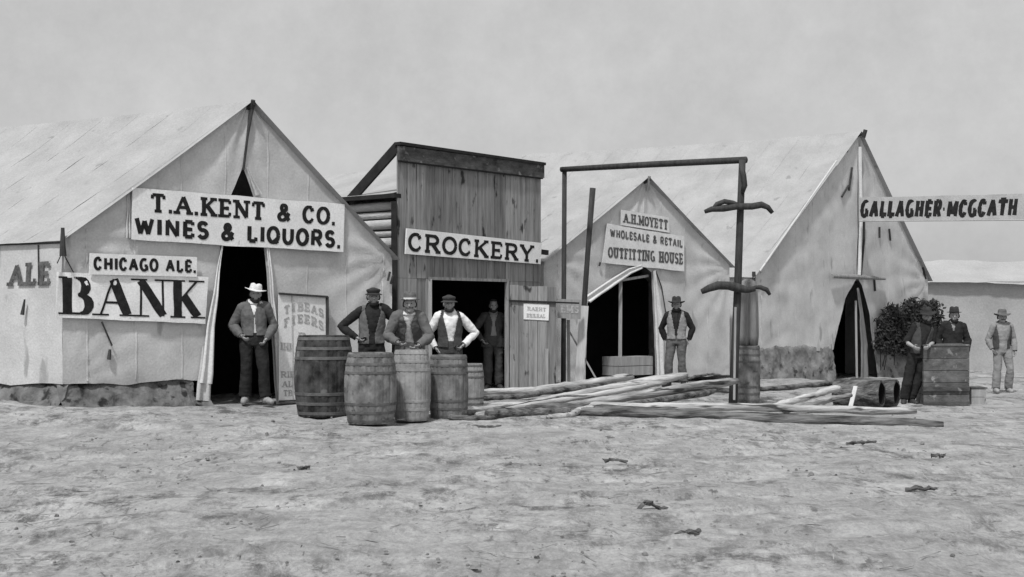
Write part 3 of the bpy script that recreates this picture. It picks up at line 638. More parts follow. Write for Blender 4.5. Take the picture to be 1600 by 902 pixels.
    inn = [P0 + lw * 2.6 + Vector((.1, 0, -.2)), P1 + lw * 2.6 + Vector((-.1, 0, -.2)), P1 + lw * 2.6 + Vector((-.1, 0, 3.3)), P0 + lw * 2.6 + Vector((.1, 0, 3.3))]
    MB().add(inn, [(0, 1, 2, 3)]).build("shade_sheet", M['shade_black'], root)  # added black sheet that keeps the store doorway dark
    # corner post at left, pale jambs, sill
    MB().bar(pl.at(-.07, 0, -.02), pl.at(-.07, 3.35, -.02), .09, .06).build("corner_post", M['black_wood'], root)
    MB().bar(pl.at(td0 - .02, .05, .02), pl.at(td0 - .02, zd + .02, .02), .06, .03).build("door_jamb", M['plank_pale'], root)
    MB().bar(pl.at(td1 + .02, .05, .02), pl.at(td1 + .02, zd + .02, .02), .06, .03).build("door_jamb", M['plank'], root)
    MB().bar(pl.at(td0 - .05, zd + .03, .02), pl.at(td1 + .05, zd + .03, .02), .03, .05).build("door_lintel", M['plank'], root)
    MB().bar(pl.at(pl.len - .25, 0, .03) + Vector((0, 0, 2.66)), pl.at(pl.len + .16, 2.64, .03), .06, .09).build("sign_bracket", M['black_wood'], root)
    # the door: a wide plank leaf swung open on its right jamb
    h = pl.at(td1 + .05, 0, .05); dp = Plane(h.xy, (h.x + 1.0, h.y + .10)); dw = dp.tz(869, 500)[0]
    dl = MB(); k = 5; zt = dp.tz(795, 446)[1]; zb2 = dp.tz(795, 608)[1]
    for i in range(k):
        o = random.uniform(-.004, .004); a = i * dw / k + .004; b = (i + 1) * dw / k - .004; top = zt - .04 * i / k + random.uniform(-.01, .01)
        q = [dp.at(a, zb2, o), dp.at(b, zb2, o), dp.at(b, zb2, o - .03), dp.at(a, zb2, o - .03)]
        dl.hexa(q + [Vector((p.x, p.y, top)) for p in q])
    d = dl.build("door", M['plank'], root)
    MB().bar(dp.at(0.0, dp.tz(800, 470)[1], .02), dp.at(dw + .42, dp.tz(905, 474)[1], .02), .03, .03).build("batten_or_lit_strip", M['black_wood'], d)
    q = dp.tz(854, 545); MB().bar(dp.at(q[0], zb2 - .02, .03), dp.at(q[0], q[1], .03), .06, .03).build("batten_or_lit_strip", M['plank_pale'], d)
    return pl, dp
SP, DP = store()
s = sign("shop_sign", "white board lettered CROCKERY across the plank false front", [(631, 357), (842, 380), (840, 413), (629, 397)], SP, .07, .025, M['sign'],
     [("CROCKERY.", [(634, 363), (838, 385), (837, 411), (633, 393)])], 'slab', M['ink'])
nb = empty("paper_notice", "white paper notice pinned to the open plank door", "notice", DP.at(*DP.tz(818, 500), .02))
board(nb, "sheet", [(818, 474), (858, 476), (857, 501), (818, 499)], DP, .014, .004, M['sign'], nu=6, nv=4)
mb = MB()
for (s_, q) in (("RAEHT", [(824, 479), (853, 481), (853, 487), (824, 485)]), ("EBILRAL", [(823, 490), (852, 491), (852, 497), (823, 496)])):
    text_mesh(mb, s_, [DP.tz(*p) for p in q], 'slab', lambda t, z, o: DP.at(t, z, .014 + o), rough=.3)
mb.build("lettering", M['ink_faint'], nb)

# ---- outfitting tent
OT = make_tent("canvas_tent", "smaller canvas tent with outfitting house sign and a tied-back door flap", (.61, 27.0), (4.71, 30.5), (1008, 278), 28.75, 2.54, 2.54, (-.80, .60), 6.0,
    [(915, 588), (916, 530), (918, 472), (984, 428), (1000, 419), (1003, 417)], [(1024, 586), (1022, 500), (1017, 424), (1006, 418), (1004, 417)], .16, .16, 5.0, "canvas tents along the street", scal=.03)
inner(OT, 2.0)
flap(OT, [(918, 474), (950, 452), (984, 428), (1000, 420)], [(914, 462), (946, 440), (978, 420), (998, 414)], .06, M['canvas_pale'])
flap(OT, [(1024, 586), (1022, 500), (1017, 424)], [(1036, 586), (1034, 500), (1021, 422)], .05, M['canvas_pale'])
for a, b in (((973, 590), (974, 434)), ((962, 440), (1016, 431))):
    MB().bar(OT.pl.at(*OT.pl.tz(*a), -.08), OT.pl.at(*OT.pl.tz(*b), -.08), .07, .05).build("door_frame", M['plank_pale'], OT.root)
MB().tube([OT.pl.at(*OT.pl.tz(1008, 276), .12), OT.pl.at(*OT.pl.tz(1010, 298), .05)], .03, 8).build("pole_tip", M['plank'], OT.root)
cord(OT, [(1022, 424), (1032, 450), (1040, 500)], .014); cord(OT, [(936, 410), (935, 416)], .02)
r = sign("cloth_sign", "white cloth sign reading WHOLESALE & RETAIL OUTFITTING HOUSE over the tent door", [(945, 350), (1065, 370), (1065, 424), (937, 411)], OT.pl, .075, .012, M['sign_worn'],
     [("WHOLESALE & RETAIL", [(949, 357), (1062, 375), (1062, 388), (949, 371)])], 'fat', M['ink_grey'], wav=.01, rough=.2)
lettering(r, [("OUTFITTING HOUSE", [(946, 386), (1063, 396), (1063, 414), (946, 403)])], OT.pl, 'slab', .075, M['ink_grey'], rough=.2)
sign("cloth_sign", "small cloth sign lettered A.H.MOYETT just above the outfitting sign", [(967, 328), (1042, 340), (1043, 364), (967, 352)], OT.pl, .06, .012, M['sign_worn'],
     [("A.H.MOYETT", [(971, 333), (1040, 344), (1040, 360), (971, 348)])], 'slab', M['ink_grey'], rough=.2)
# pale box in the doorway
bx = empty("plank_box", "pale plank box standing in the outfitting tent's doorway", "box", OT.pl.at(*OT.pl.tz(967, 586)))
a0, z0 = OT.pl.tz(968, 588); a1, _ = OT.pl.tz(1021, 588); z1 = OT.pl.tz(990, 557)[1]
for k in range(2):
    zz0 = z0 + (z1 - z0) * k / 2 + .006; zz1 = z0 + (z1 - z0) * (k + 1) / 2 - .006
    MB().hexa([OT.pl.at(a0, zz0, -.02), OT.pl.at(a1, zz0, -.02), OT.pl.at(a1, zz0, -.5), OT.pl.at(a0, zz0, -.5), OT.pl.at(a0, zz1, -.02), OT.pl.at(a1, zz1, -.02), OT.pl.at(a1, zz1, -.5), OT.pl.at(a0, zz1, -.5)]).build("side_board", M['plank_pale'], bx)

# ---- big tent at right
GT = make_tent("canvas_tent", "tall long canvas tent on a sod wall with narrow pointed dark doorway", (5.284, 31.0), (10.93, 37.0), (1340, 207), 34.34, 2.345, 2.41, (-.857, .515), 9.4,
    [(1297, 600), (1299, 560), (1308, 520), (1322, 465), (1336, 440), (1339, 436)], [(1364, 600), (1364, 540), (1358, 490), (1347, 445), (1342, 438), (1341, 436)], .62, .62, 9.0, "canvas tents along the street", scal=.04)
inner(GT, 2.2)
def sod_wall(t0, t1): lumpy(GT.root, "sod_wall", lambda t: GT.pl.at(t, 0, .08), GT.pl.n, t0, t1, .75, .10, 12, M['sod'], 0, slope=.5, lump=.05)
sod_wall(-.1, GT.pl.tz(1299, 560)[0]); sod_wall(GT.pl.tz(1364, 560)[0], GT.pl.len + .1)
MB().tube([GT.pl.at(*GT.pl.tz(1341, 204), .2), GT.pl.at(*GT.pl.tz(1341, 216), .14)], [.05, .05], 8).build("pole_tip", M['post'], GT.root)
MB().tube([GT.pl.at(*GT.pl.tz(1340, 230), .06), GT.pl.at(*GT.pl.tz(1342, 340), .06), GT.pl.at(*GT.pl.tz(1339, 432), .06)], .045, 8).build("centre_pole", M['canvas_pale'], GT.root)
cord(GT, [(1347, 344), (1347, 375), (1343, 430)], .03)
MB().tube([GT.pl.at(*GT.pl.tz(1294, 432), .1), GT.pl.at(*GT.pl.tz(1330, 433), .1), GT.pl.at(*GT.pl.tz(1377, 436), .1)], [.05, .06, .03], 8, wob=.2).build("door_lintel", M['plank'], GT.root)
MB().bar(GT.pl.at(*GT.pl.tz(1340, 600), -.02), GT.pl.at(*GT.pl.tz(1338, 470), -.02), .05, .04).build("door_pole", M['plank_pale'], GT.root)
flap(GT, [(1346, 600), (1348, 540), (1341, 450)], [(1358, 600), (1358, 540), (1344, 450)], -.03, M['canvas_grey'])
MB().bar(GT.pl.at(-.02, 2.42, .06), GT.pl.at(-.02, 1.9, .06), .07, .06).build("corner_post", M['post'], GT.root)
for p in ([(1322, 233), (1321, 238)], [(1330, 262), (1326, 298)], [(1325, 290), (1314, 308)], [(1372, 355), (1372, 372)], [(1387, 358), (1390, 376)], [(1441, 418), (1446, 436)], [(1364, 432), (1366, 455)]): cord(GT, p, .025, "tie_cord_or_tear", .03)  # dark strands put here for tears in the canvas
# stay pole beside the left roof edge
A = GT.pl.at(*GT.pl.tz(1300, 252), .12); B = GT.pl.at(*GT.pl.tz(1180, 424), .12)
MB().tube([A, B], .022, 8).build("edge_pole", M['canvas'], GT.root)
# dark hide hung on the big tent's front
def hide():
    out = [(1364, 541), (1363, 512), (1363, 493), (1371, 480), (1381, 470), (1389, 469), (1396, 481), (1402, 472), (1408, 464), (1416, 461), (1423, 467), (1431, 462), (1439, 467), (1446, 461), (1454, 463), (1459, 476), (1461, 505), (1461, 546), (1440, 548), (1400, 544)]
    rg = random.Random(4); ragged = []
    for p, q in zip(out, out[1:] + out[:1]):
        for k in range(3):
            f = k / 3; ragged.append((p[0] + (q[0] - p[0]) * f + rg.uniform(-2.2, 2.2), p[1] + (q[1] - p[1]) * f + rg.uniform(-3.0, 2.2)))
    out = ragged
    bm = bmesh.new(); vs = [bm.verts.new((*GT.pl.tz(*p), 0)) for p in out]; bm.faces.new(vs); bmesh.ops.triangulate(bm, faces=bm.faces[:])
    bmesh.ops.subdivide_edges(bm, edges=bm.edges[:], cuts=4, use_grid_fill=True)
    tris = [tuple(Vector(v.co.xy) for v in f.verts) for f in bm.faces]; wts = [abs((t[1] - t[0]).cross(t[2] - t[0])) for t in tris]
    bm.free(); mb = MB(); rg = random.Random(8)
    for t in rg.choices(tris, wts, k=5200):                    # small leaf clumps through the whole depth of the mass
        a_, b_ = rg.random(), rg.random()
        if a_ + b_ > 1: a_, b_ = 1 - a_, 1 - b_
        q = t[0] + (t[1] - t[0]) * a_ + (t[2] - t[0]) * b_; q = q + Vector((rg.gauss(-.12, .04), rg.gauss(-.13, .03)))
        c = GT.pl.at(q.x, q.y, rg.uniform(.10, .34)); e1 = Vector((rg.gauss(0, 1), rg.gauss(0, 1), rg.gauss(0, 1))).normalized(); e2 = e1.orthogonal().normalized(); l = rg.uniform(.035, .085)
        mb.add([c - e1 * l, c + e2 * l * .5, c + e1 * l, c - e2 * l * .5], [(0, 1, 2, 3)])
    for k in range(40):                                        # bare twigs
        t = rg.choice(tris); c = GT.pl.at(t[0].x, t[0].y - .16, rg.uniform(.1, .3)); mb.tube([c - Z_UP * .5 + Vector((rg.uniform(-.1, .1), 0, 0)), c, c + Vector((rg.uniform(-.12, .12), 0, rg.uniform(.06, .16)))], [.014, .010, .004], 5)
    o = mb.build("brush_mass", M['hide']); o["label"] = "dark ragged mass of brush standing against the tall tent's front wall"; o["category"] = "brush"
hide()
# name banner projecting from the tall tent's pole
BP = Plane((U(1343, 300, 33.9)).xy, (U(1640, 300, 32.6)).xy)
r = empty("name_banner", "long cloth banner lettered GALLAGHER-MCGCATH stretched out from the tall tent", "banner", BP.at(*BP.tz(1343, 345)))
board(r, "cloth", [(1342, 309), (1640, 302), (1640, 343), (1342, 345)], BP, .0, .012, M['banner'], wav=.012)
lettering(r, [("GALLAGHER", [(1344, 312), (1470, 311), (1470, 341), (1344, 341)])], BP, 'fat', .0, M['ink'], rough=.15, slant=.1)
lettering(r, [("-MCGCATH", [(1470, 313), (1588, 308), (1588, 339), (1470, 341)])], BP, 'fat', .0, M['ink'], rough=.15, slant=.1)
MB().tube([BP.at(*BP.tz(1342, 346), .01), BP.at(*BP.tz(1640, 344), .01)], .014, 6).build("bottom_rope", M['canvas_roof'], r)
MB().tube([U(1640, 290, 32.6), Vector((U(1640, 300, 32.6).x, 32.6, -.4))], [.05, .06], 8).build("end_pole", M['post'], r)

# ---- long low tent behind at right
def low_tent():
    root = empty("long_tent", "low long pale canvas tent far behind the crate and the two dark-coated men", "tent", (13, 43.5, -.3))
    x0, x1 = 9.8, 24.0; R = lambda x: Vector((x, 46.2, CZ + (490 - 406) * 46.2 / F)); E = lambda x: Vector((x, 43.6, CZ + (490 - 439) * 43.6 / F)); E2 = lambda x: Vector((x, 48.8, 2.5))
    for nm, A, B in (("roof", R, E), ("roof", R, E2)):
        rows = []
        for i in range(11):
            rows.append([A(x0 + (x1 - x0) * j / 50).lerp(B(x0 + (x1 - x0) * j / 50), i / 10 * 1.05) + Vector((0, 0, -.07 * math.sin(i / 10 * 3.14) + .07 * fb(j * .22, i * .2, 3) - .06 * abs(math.sin(j * .21)))) for j in range(51)])
        MB().grid(rows).build(nm, M['canvas_low'], root, True)
    for y, s in ((43.7, 1), (48.7, 1)):
        rows = [[Vector((x0 + (x1 - x0) * j / 50, y + .06 * fb(j * .4, i * .4, 5), -.7 + i / 10 * 3.2)) for j in range(51)] for i in range(11)]
        MB().grid(rows).build("side_wall", M['canvas_low'], root, True)
    for x in (x0 + .05, x1 - .05):
        MB().add([Vector((x, 43.6, -.7)), Vector((x, 48.8, -.7)), Vector((x, 48.8, 2.5)), R(x), E(x)], [(0, 1, 2, 3, 4)]).build("end_wall", M['canvas'], root)
low_tent()

# ------------------------------------------------------------------ sign frame, poles, cross pieces
def frame():
    root = empty("post_frame", "tall dark gallows-like frame of two posts and a crossbar before the tents", "frame", U(880, 600, 26.0))
    zl = gz(.95, 26); p0 = Vector((.95, 26.0, zl - .3)); p1 = U(882, 266, 26.0); z2 = gz(3.7, 23.5)
    q0 = U(1147, 632, 23.5); q0.z = z2 - .3; q1 = U(1160, 250, 23.5); q0.x = 3.68
    MB().tube([p0, p0.lerp(p1, .5), p1], [.05, .045, .045], 8, wob=.15, seed=1).build("post", M['post'], root, True)
    MB().tube([q0, q0.lerp(q1, .25), q0.lerp(q1, .5), q0.lerp(q1, .8), q1], [.075, .07, .065, .065, .06], 10, wob=.15, seed=2).build("post", M['post'], root, True)
    MB().tube([U(877, 265, 26.0), U(1020, 257, 24.7), U(1166, 250, 23.5)], [.05, .055, .055], 8, wob=.1, seed=3).build("crossbar", M['post'], root, True)
    MB().tube([U(1158, 258, 23.42), U(1162, 275, 23.40), U(1163, 290, 23.42), U(1160, 302, 23.44)], [.04, .05, .045, .03], 8, wob=.3).build("lashing", M['post'], root, True)
    MB().bar(U(1147, 625, 23.42), U(1149, 480, 23.42), .035, .03).build("batten_or_lit_strip", M['plank_pale'], root)  # pale strip added as the post's sunlit left face
frame()
def crosspiece(label, strands, Y):
    c = strands[0][1]; root = empty("curved_crosspiece", label, "wooden crosspiece", U(c[0], c[1], Y), "bent wooden crosspieces on the post")
    for s_ in strands:
        rr = s_[-1]; pts = [U(a, b, Y) for a, b in s_[:-1]]
        n = len(pts); MB().tube(pts, [rr * (.45 + .55 * math.sin(math.pi * (i + .5) / n)) for i in range(n)], 8, wob=.2, seed=rr * 50).build("arm", M['post'], root, True)
crosspiece("upper bent crosspiece with a loop, tied across the frame's thicker post", [[(1101, 331), (1112, 327), (1130, 326), (1150, 323), (1175, 323), (1190, 320), (1200, 324), (1207, 333), .06], [(1113, 327), (1120, 319), (1132, 315), (1145, 317), (1158, 322), .045]], 23.36)
crosspiece("lower thicker crosspiece with curled ends, tied across the frame's thicker post", [[(1096, 456), (1108, 451), (1122, 446), (1138, 446), (1152, 450), (1168, 453), (1180, 451), .075], [(1178, 449), (1188, 449), (1198, 453), (1203, 461), .04]], 23.36)
r = empty("leaning_pole", "slanting pole with a pale board nailed along its lower half", "pole", U(905, 602, 26.4))
MB().tube([U(926, 294, 26.4), U(918, 400, 26.4), U(911, 500, 26.4), U(905, 604, 26.4)], [.055, .05, .05, .05], 8, wob=.12).build("pole", M['post'], r, True)
MB().bar(U(913, 478, 26.3), U(904, 602, 26.3), .16, .03).build("board", M['board_pale'], r)
MB().bar(U(884, 508, 26.42), U(936, 600, 26.42), .07, .03).build("brace", M['plank_pale'], r)
MB().bar(U(888, 500, 26.25), U(889, 604, 26.25), .06, .03).build("upright", M['plank_pale'], r)
CP = Plane(U(870, 480, 25.85).xy, U(910, 480, 26.1).xy)
r = empty("board_sign", "small worn grey board nailed across the posts beside the open door", "sign", CP.at(*CP.tz(872, 498)))
board(r, "board", [(872, 467), (908, 469), (908, 499), (872, 497)], CP, .0, .02, M['plank_pale'], nu=6, nv=4)
lettering(r, [("EMS", [(876, 477), (904, 478), (904, 490), (876, 489)])], CP, 'slab', .0, M['ink_faint'], rough=.3)

# ------------------------------------------------------------------ timber
POLES = [
 ("long peeled pole lowest at left, its tip by the barrels", [(702, 657, 19.7), (880, 622, 21.6), (1073, 585, 23.8)], .055, .075, 'logp'),
 ("peeled pole lying just behind the front slanting pole", [(736, 646, 20.6), (880, 621, 22.2), (1012, 597, 23.9)], .05, .06, 'logp'),
 ("short split pole on top of the slanting pile's left end", [(716, 650, 19.45), (800, 637, 20.2), (906, 619, 21.2)], .05, .045, 'logd'),  # coloured dark to stand for shade within the pile
 ("thick slanting pole running from the barrels to the frame post", [(745, 656, 19.3), (940, 628, 20.9), (1152, 595, 23.0)], .06, .075, 'logs'),
 ("pale pole at the back of the pile near the store's door", [(730, 622, 24.0), (860, 607, 25.0), (988, 588, 26.2)], .06, .06, 'logp'),
 ("grey pole between the store door and the slanting pile", [(742, 633, 22.6), (850, 614, 23.6), (962, 599, 24.6)], .05, .05, 'logd'),  # dark tone stands in for the poles' shaded undersides
 ("short bent pole propped low against the pile's middle", [(855, 665, 19.2), (885, 655, 19.5), (905, 641, 19.9), (945, 636, 20.2)], .045, .05, 'logq'),
 ("longest front log with dark bark, lying nearest the street", [(893, 653, 19.9), (1150, 658, 19.55), (1474, 668, 19.25)], .082, .068, 'logd'),
 ("long thin pole lying just behind the front log", [(905, 636, 20.7), (1180, 636, 20.6), (1432, 643, 20.45)], .065, .05, 'logq'),
 ("dark log end made thick to paint the shade under the slanting pile", [(820, 652, 20.0), (940, 652, 20.1), (1060, 655, 20.1)], .10, .08, 'logd'),  # its size and dark colour stand for the pile's shadow
 ("thin dark-edged pole lying across behind the frame post", [(1060, 612, 23.9), (1180, 609, 24.4), (1305, 600, 25.4)], .045, .045, 'logd'),
 ("pale split board slanting up to the hollow logs", [(1190, 639, 21.9), (1250, 624, 22.6), (1312, 606, 23.4)], .05, .06, 'logp'),
 ("second pale split board beside the hollow logs", [(1222, 641, 21.6), (1270, 630, 22.1), (1330, 618, 22.7)], .05, .05, 'logs'),
 ("thin crooked branch lying at the outfitting tent's foot", [(1075, 592, 26.0), (1092, 587, 26.3), (1112, 585, 26.5), (1146, 590, 26.4)], .025, .02, 'logd'),
 ("thin peeled pole resting along the top of the thick slanting pole", [(770, 643, 19.9), (900, 622, 21.0), (1040, 598, 22.4)], .04, .045, 'logp'),
 ("dark pole added to paint the shade under the slanting pole", [(790, 657, 19.7), (950, 640, 20.6), (1120, 610, 22.6)], .05, .055, 'logd'),  # added dark filler for shadow under the pole
 ("dark thin pole added for the shaded gap between the two long front logs", [(930, 646, 20.1), (1150, 648, 19.9), (1380, 655, 19.7)], .04, .035, 'post'),  # added dark strip painting the gap's shade
 ("short broken pole end on the ground near the barrels", [(700, 662, 19.0), (735, 660, 18.95), (775, 655, 19.2)], .04, .03, 'logd'),
 ("grey pole at the back, its end under the doorway box", [(820, 612, 25.2), (920, 597, 26.0), (990, 590, 26.5)], .045, .045, 'logs'),
 ("slim pale pole right of the bent pole, just behind the front log", [(930, 634, 20.9), (1080, 634, 20.95), (1230, 637, 20.9)], .035, .03, 'logq'),
 ("dark log end added to paint shade under the pile right of the barrels", [(760, 658, 19.2), (835, 650, 19.7), (950, 640, 20.4)], .085, .06, 'logd'),  # added dark filler, painted shade below the pile
]
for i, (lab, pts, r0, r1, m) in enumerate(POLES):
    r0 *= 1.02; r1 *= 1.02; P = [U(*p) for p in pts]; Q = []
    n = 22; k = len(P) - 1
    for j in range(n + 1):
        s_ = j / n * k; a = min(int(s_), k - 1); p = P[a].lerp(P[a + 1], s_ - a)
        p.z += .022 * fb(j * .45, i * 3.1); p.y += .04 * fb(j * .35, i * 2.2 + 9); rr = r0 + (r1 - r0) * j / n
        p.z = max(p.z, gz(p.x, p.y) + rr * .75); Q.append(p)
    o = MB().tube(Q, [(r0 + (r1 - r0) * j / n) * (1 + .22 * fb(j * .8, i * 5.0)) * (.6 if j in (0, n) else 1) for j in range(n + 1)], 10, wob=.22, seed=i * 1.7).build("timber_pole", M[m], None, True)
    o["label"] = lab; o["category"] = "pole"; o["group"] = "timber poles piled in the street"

# ------------------------------------------------------------------ barrels
def barrel(name, label, c, h, r, mb_, hoopm, group, head_m=None, axis=(0, 0, 1), bulge=.16, nh=3, seed=0, seg=80):
    root = empty(name, label, "barrel" if name == "barrel" else "keg", c, group); c = Vector(c); axis = Vector(axis).normalized()
    rad = lambda u: r * (1 - bulge * (2 * u - 1) ** 2)
    st = lambda k, hh: 1 + (-.022 if k % 4 == 0 else (.006 * fb(k // 4 * 1.7, seed)))
    prof = [(rad(u), u * h) for u in [i / 18 for i in range(19)]] + [(rad(1) - .03, h), (rad(1) - .03, h - .05)]
    prof = [(rad(0) - .03, .03), (rad(0) - .03, 0)] + prof
    MB().lathe(prof, c, axis, seg, st).build("staves", mb_, root)
    hd = MB()
    for hh in (h - .045, .03): hd.lathe([(0.001, hh), (rad(1) - .028, hh)], c, axis, seg)
    hd.build("head", head_m or mb_, root)
    us = [.04, .16, .28][:nh]; us = us + [1 - u for u in us]
    for u in us:
        MB().lathe([(rad(u - .018) + .002, (u - .018) * h), (rad(u - .016) + .005, (u - .016) * h), (rad(u + .018) + .005, (u + .018) * h), (rad(u + .02) + .002, (u + .02) * h)], c, axis, seg).build("hoop", hoopm, root)
    return root
def on(px, py, Y): p = U(px, py, Y); return (p.x, p.y, gz(p.x, p.y) - .015)
bg_ = "barrels grouped before the store"
barrel("barrel", "biggest darkest barrel at the left end of the barrel group", on(506, 658, 19.3), 1.10, .405, M['barrel_d'], M['hoop'], bg_, seed=1, bulge=.15)
barrel("barrel", "stout mottled barrel second from the left of the barrel group", on(579, 665, 18.4), .92, .345, M['barrel_m'], M['hoop_w'], bg_, M['barrel_l'], seed=2, bulge=.16)
barrel("barrel", "pale narrow barrel in the middle of the barrel group", on(643, 664, 18.95), .945, .262, M['barrel_l'], M['barrel_l'], bg_, M['barrel_l'], seed=3)
barrel("barrel", "dark-topped barrel right of the pale narrow barrel", on(701, 660, 19.4), .87, .272, M['barrel_m'], M['hoop_w'], bg_, M['barrel_l'], seed=4, bulge=.10)
barrel("barrel", "small pale keg-sized barrel at the right end behind the poles", on(737, 640, 20.7), .70, .185, M['barrel_l'], M['hoop_w'], bg_, seed=5)
barrel("barrel", "slim grey barrel standing behind the frame's thicker post", on(1169, 635, 24.3), .98, .205, M['barrel_m'], M['hoop_w'], None, M['barrel_d'], seed=6, bulge=.06)
kg = "hollow log sections lying by the timber"
g0 = on(1312, 636, 24.2)
for (lab_, kx, ky, dz) in (("dark hollow log section lying on its side, nearest the pale split boards", 1306, 24.4, .235), ("dark hollow log section lying on its side behind the nearer one", 1330, 24.75, .235)):
    kc = Vector((U(kx, 600, ky).x, ky, g0[2] + dz)); ax = Vector((.86, -.51, 0)); rt = empty("hollow_log", lab_, "log section", kc, kg)
    md = lambda k, h: 1 + .03 * math.sin(k * .55 + h * 2 + kx) + .02 * fb(k * .8, h * 3, kx)
    MB().lathe([(.19, .80), (.235, .80), (.24, .6), (.245, .2), (.235, 0), (.19, 0)], kc, ax, 40, md).build("shell", M['logd'], rt, True)
    MB().lathe([(.001, .70), (.192, .70), (.192, .79)], kc, ax, 40, md).lathe([(.001, .02), (.19, .02)], kc, ax, 40, md).build("bore", M['shade_black'], rt)  # black discs painted for the dark depth of the hollow
MB_ = MB().bar(U(1329, 636, 23.6), U(1337, 604, 23.85), .07, .025); o = MB_.build("loose_board", M['board_pale']); o["label"] = "short pale board leaning upright against the nearer hollow log"; o["category"] = "board"
# rolled canvas standing on the slim barrel
cb = Vector(on(1169, 635, 24.3)); zt = CZ + (490 - 436) * 24.3 / F
r_ = [(.155, cb.z + .985 - cb.z), (.17, 1.15), (.165, 1.5), (.15, 1.9), (.13, zt - cb.z - .05), (.05, zt - cb.z), (.001, zt - cb.z)]
o = MB().lathe([(0.001, .985)] + r_, cb, seg=40, mod=lambda k, h: 1 + .10 * math.cos(k * 2 * math.pi / 40 * 7) - (.35 if k in (29, 30) else 0)).build("canvas_roll", M['canvas_grey'], None, True)
o["label"] = "grey roll of canvas standing upright on the slim barrel"; o["category"] = "canvas roll"

# crate and small box
def crate():
    x0, x1 = U(1443, 600, 25.1).x, U(1517, 600, 25.1).x; zb = gz(7.7, 25.2) - .02; h = 1.08; y0, y1 = 25.1, 25.9
    root = empty("shipping_crate", "big dark wooden crate one man leans on and another stands behind", "crate", ((x0 + x1) / 2, 25.4, zb))
    rot = lambda x, y, z: Vector((x + (y - y0) * .12, y + (x - x0) * .10, z))
    def boxm(a, b, c, d, e, f): return [rot(a, c, e), rot(b, c, e), rot(b, d, e), rot(a, d, e), rot(a, c, f), rot(b, c, f), rot(b, d, f), rot(a, d, f)]
    for nm, (a, b, c, d) in (("front_panel", (x0, x1, y0, y0 + .025)), ("back_panel", (x0, x1, y1 - .025, y1)), ("side_panel", (x0, x0 + .025, y0 + .027, y1 - .027)), ("side_panel", (x1 - .025, x1, y0 + .027, y1 - .027))):
        mb = MB(); k = 5
        for i in range(k):
            o = random.uniform(-.004, .004); mb.hexa(boxm(a, b, c + o, d + o, zb + i * h / k + .004, zb + (i + 1) * h / k - .004))
        mb.build(nm, M['crate'], root)
    MB().hexa(boxm(x0 - .01, x1 + .01, y0 - .01, y1 + .01, zb + h, zb + h + .03)).build("lid", M['crate'], root)
    for z in (zb + .28, zb + .02):
        MB().hexa(boxm(x0 - .008, x1 + .008, y0 - .03, y0 - .008, z, z + .07)).build("batten_or_lit_strip", M['plank_dark'], root)
crate()
def box2():
    a = U(1518, 640, 25.6).x; b = U(1541, 640, 25.6).x; z = gz(8.5, 25.6) - .02; r = empty("plank_box", "small pale box on the ground against the big dark crate", "box", (a, 25.6, z))
    for i in range(2):
        MB().hexa([Vector((x, y, zz)) for zz in (z + i * .15 + .004, z + .15 + i * .15 - .004) for x, y in ((a, 25.6), (b, 25.6), (b, 26.0), (a, 26.0))]).build("side_board", M['plank_pale'], r)
    MB().hexa([Vector((x, y, zz)) for zz in (z + .303, z + .325) for x, y in ((a - .01, 25.59), (b + .02, 25.59), (b + .02, 26.02), (a - .01, 26.02))]).build("lid", M['plank_dark'], r)
box2()
o = MB().tube([U(1535, 633, 26.3), U(1580, 634, 26.2), U(1640, 636, 26.0)], [.05, .045, .04], 8, wob=.15).build("timber_pole", M['logd'], None, True)
o["label"] = "dark thin log on the ground at the pale man's feet"; o["category"] = "pole"

# ------------------------------------------------------------------ people
def loft(mb, rings, seg=14):
    """rings: (center, rx, ry, xaxis, yaxis)"""
    b = len(mb.v)
    for c, rx, ry, x, y in rings:
        for k in range(seg):
            a = 2 * math.pi * k / seg; mb.v.append(Vector(c) + x * math.cos(a) * rx + y * math.sin(a) * ry)
    n = len(rings)
    for i in range(n - 1):
        for k in range(seg): mb.f.append((b + i * seg + k, b + i * seg + (k + 1) % seg, b + (i + 1) * seg + (k + 1) % seg, b + (i + 1) * seg + k))
    mb.f.append(tuple(b + k for k in range(seg))[::-1]); mb.f.append(tuple(b + (n - 1) * seg + k for k in range(seg)))
def limb(mb, pts, rad, seg=12):
    pts = [Vector(p) for p in pts]; rings = []; n = len(pts)
    for i, p in enumerate(pts):
        d = (pts[min(i + 1, n - 1)] - pts[max(i - 1, 0)]).normalized(); u = Vector((0, 1, 0)) if abs(d.y) < .9 else Vector((0, 0, 1))
        x = d.cross(u).normalized(); y = x.cross(d).normalized(); rings.append((p, rad[i], rad[i], x, y))
    # rounded ends
    d0 = (pts[0] - pts[1]).normalized(); d1 = (pts[-1] - pts[-2]).normalized()
    rings = [(pts[0] + d0 * rad[0] * .7, rad[0] * .6, rad[0] * .6, rings[0][3], rings[0][4])] + rings + [(pts[-1] + d1 * rad[-1] * .7, rad[-1] * .6, rad[-1] * .6, rings[-1][3], rings[-1][4])]
    loft(mb, rings, seg)
X3, Y3, Z3 = Vector((1, 0, 0)), Vector((0, 1, 0)), Vector((0, 0, 1))
def ball(mb, c, rx, ry, rz, seg=12, n=8):
    loft(mb, [(Vector(c) + Z3 * (-rz * math.cos(math.pi * (i + .35) / (n - .3))), rx * math.sin(math.pi * (i + .35) / (n - .3)), ry * math.sin(math.pi * (i + .35) / (n - .3)), X3, Y3) for i in range(n)], seg)
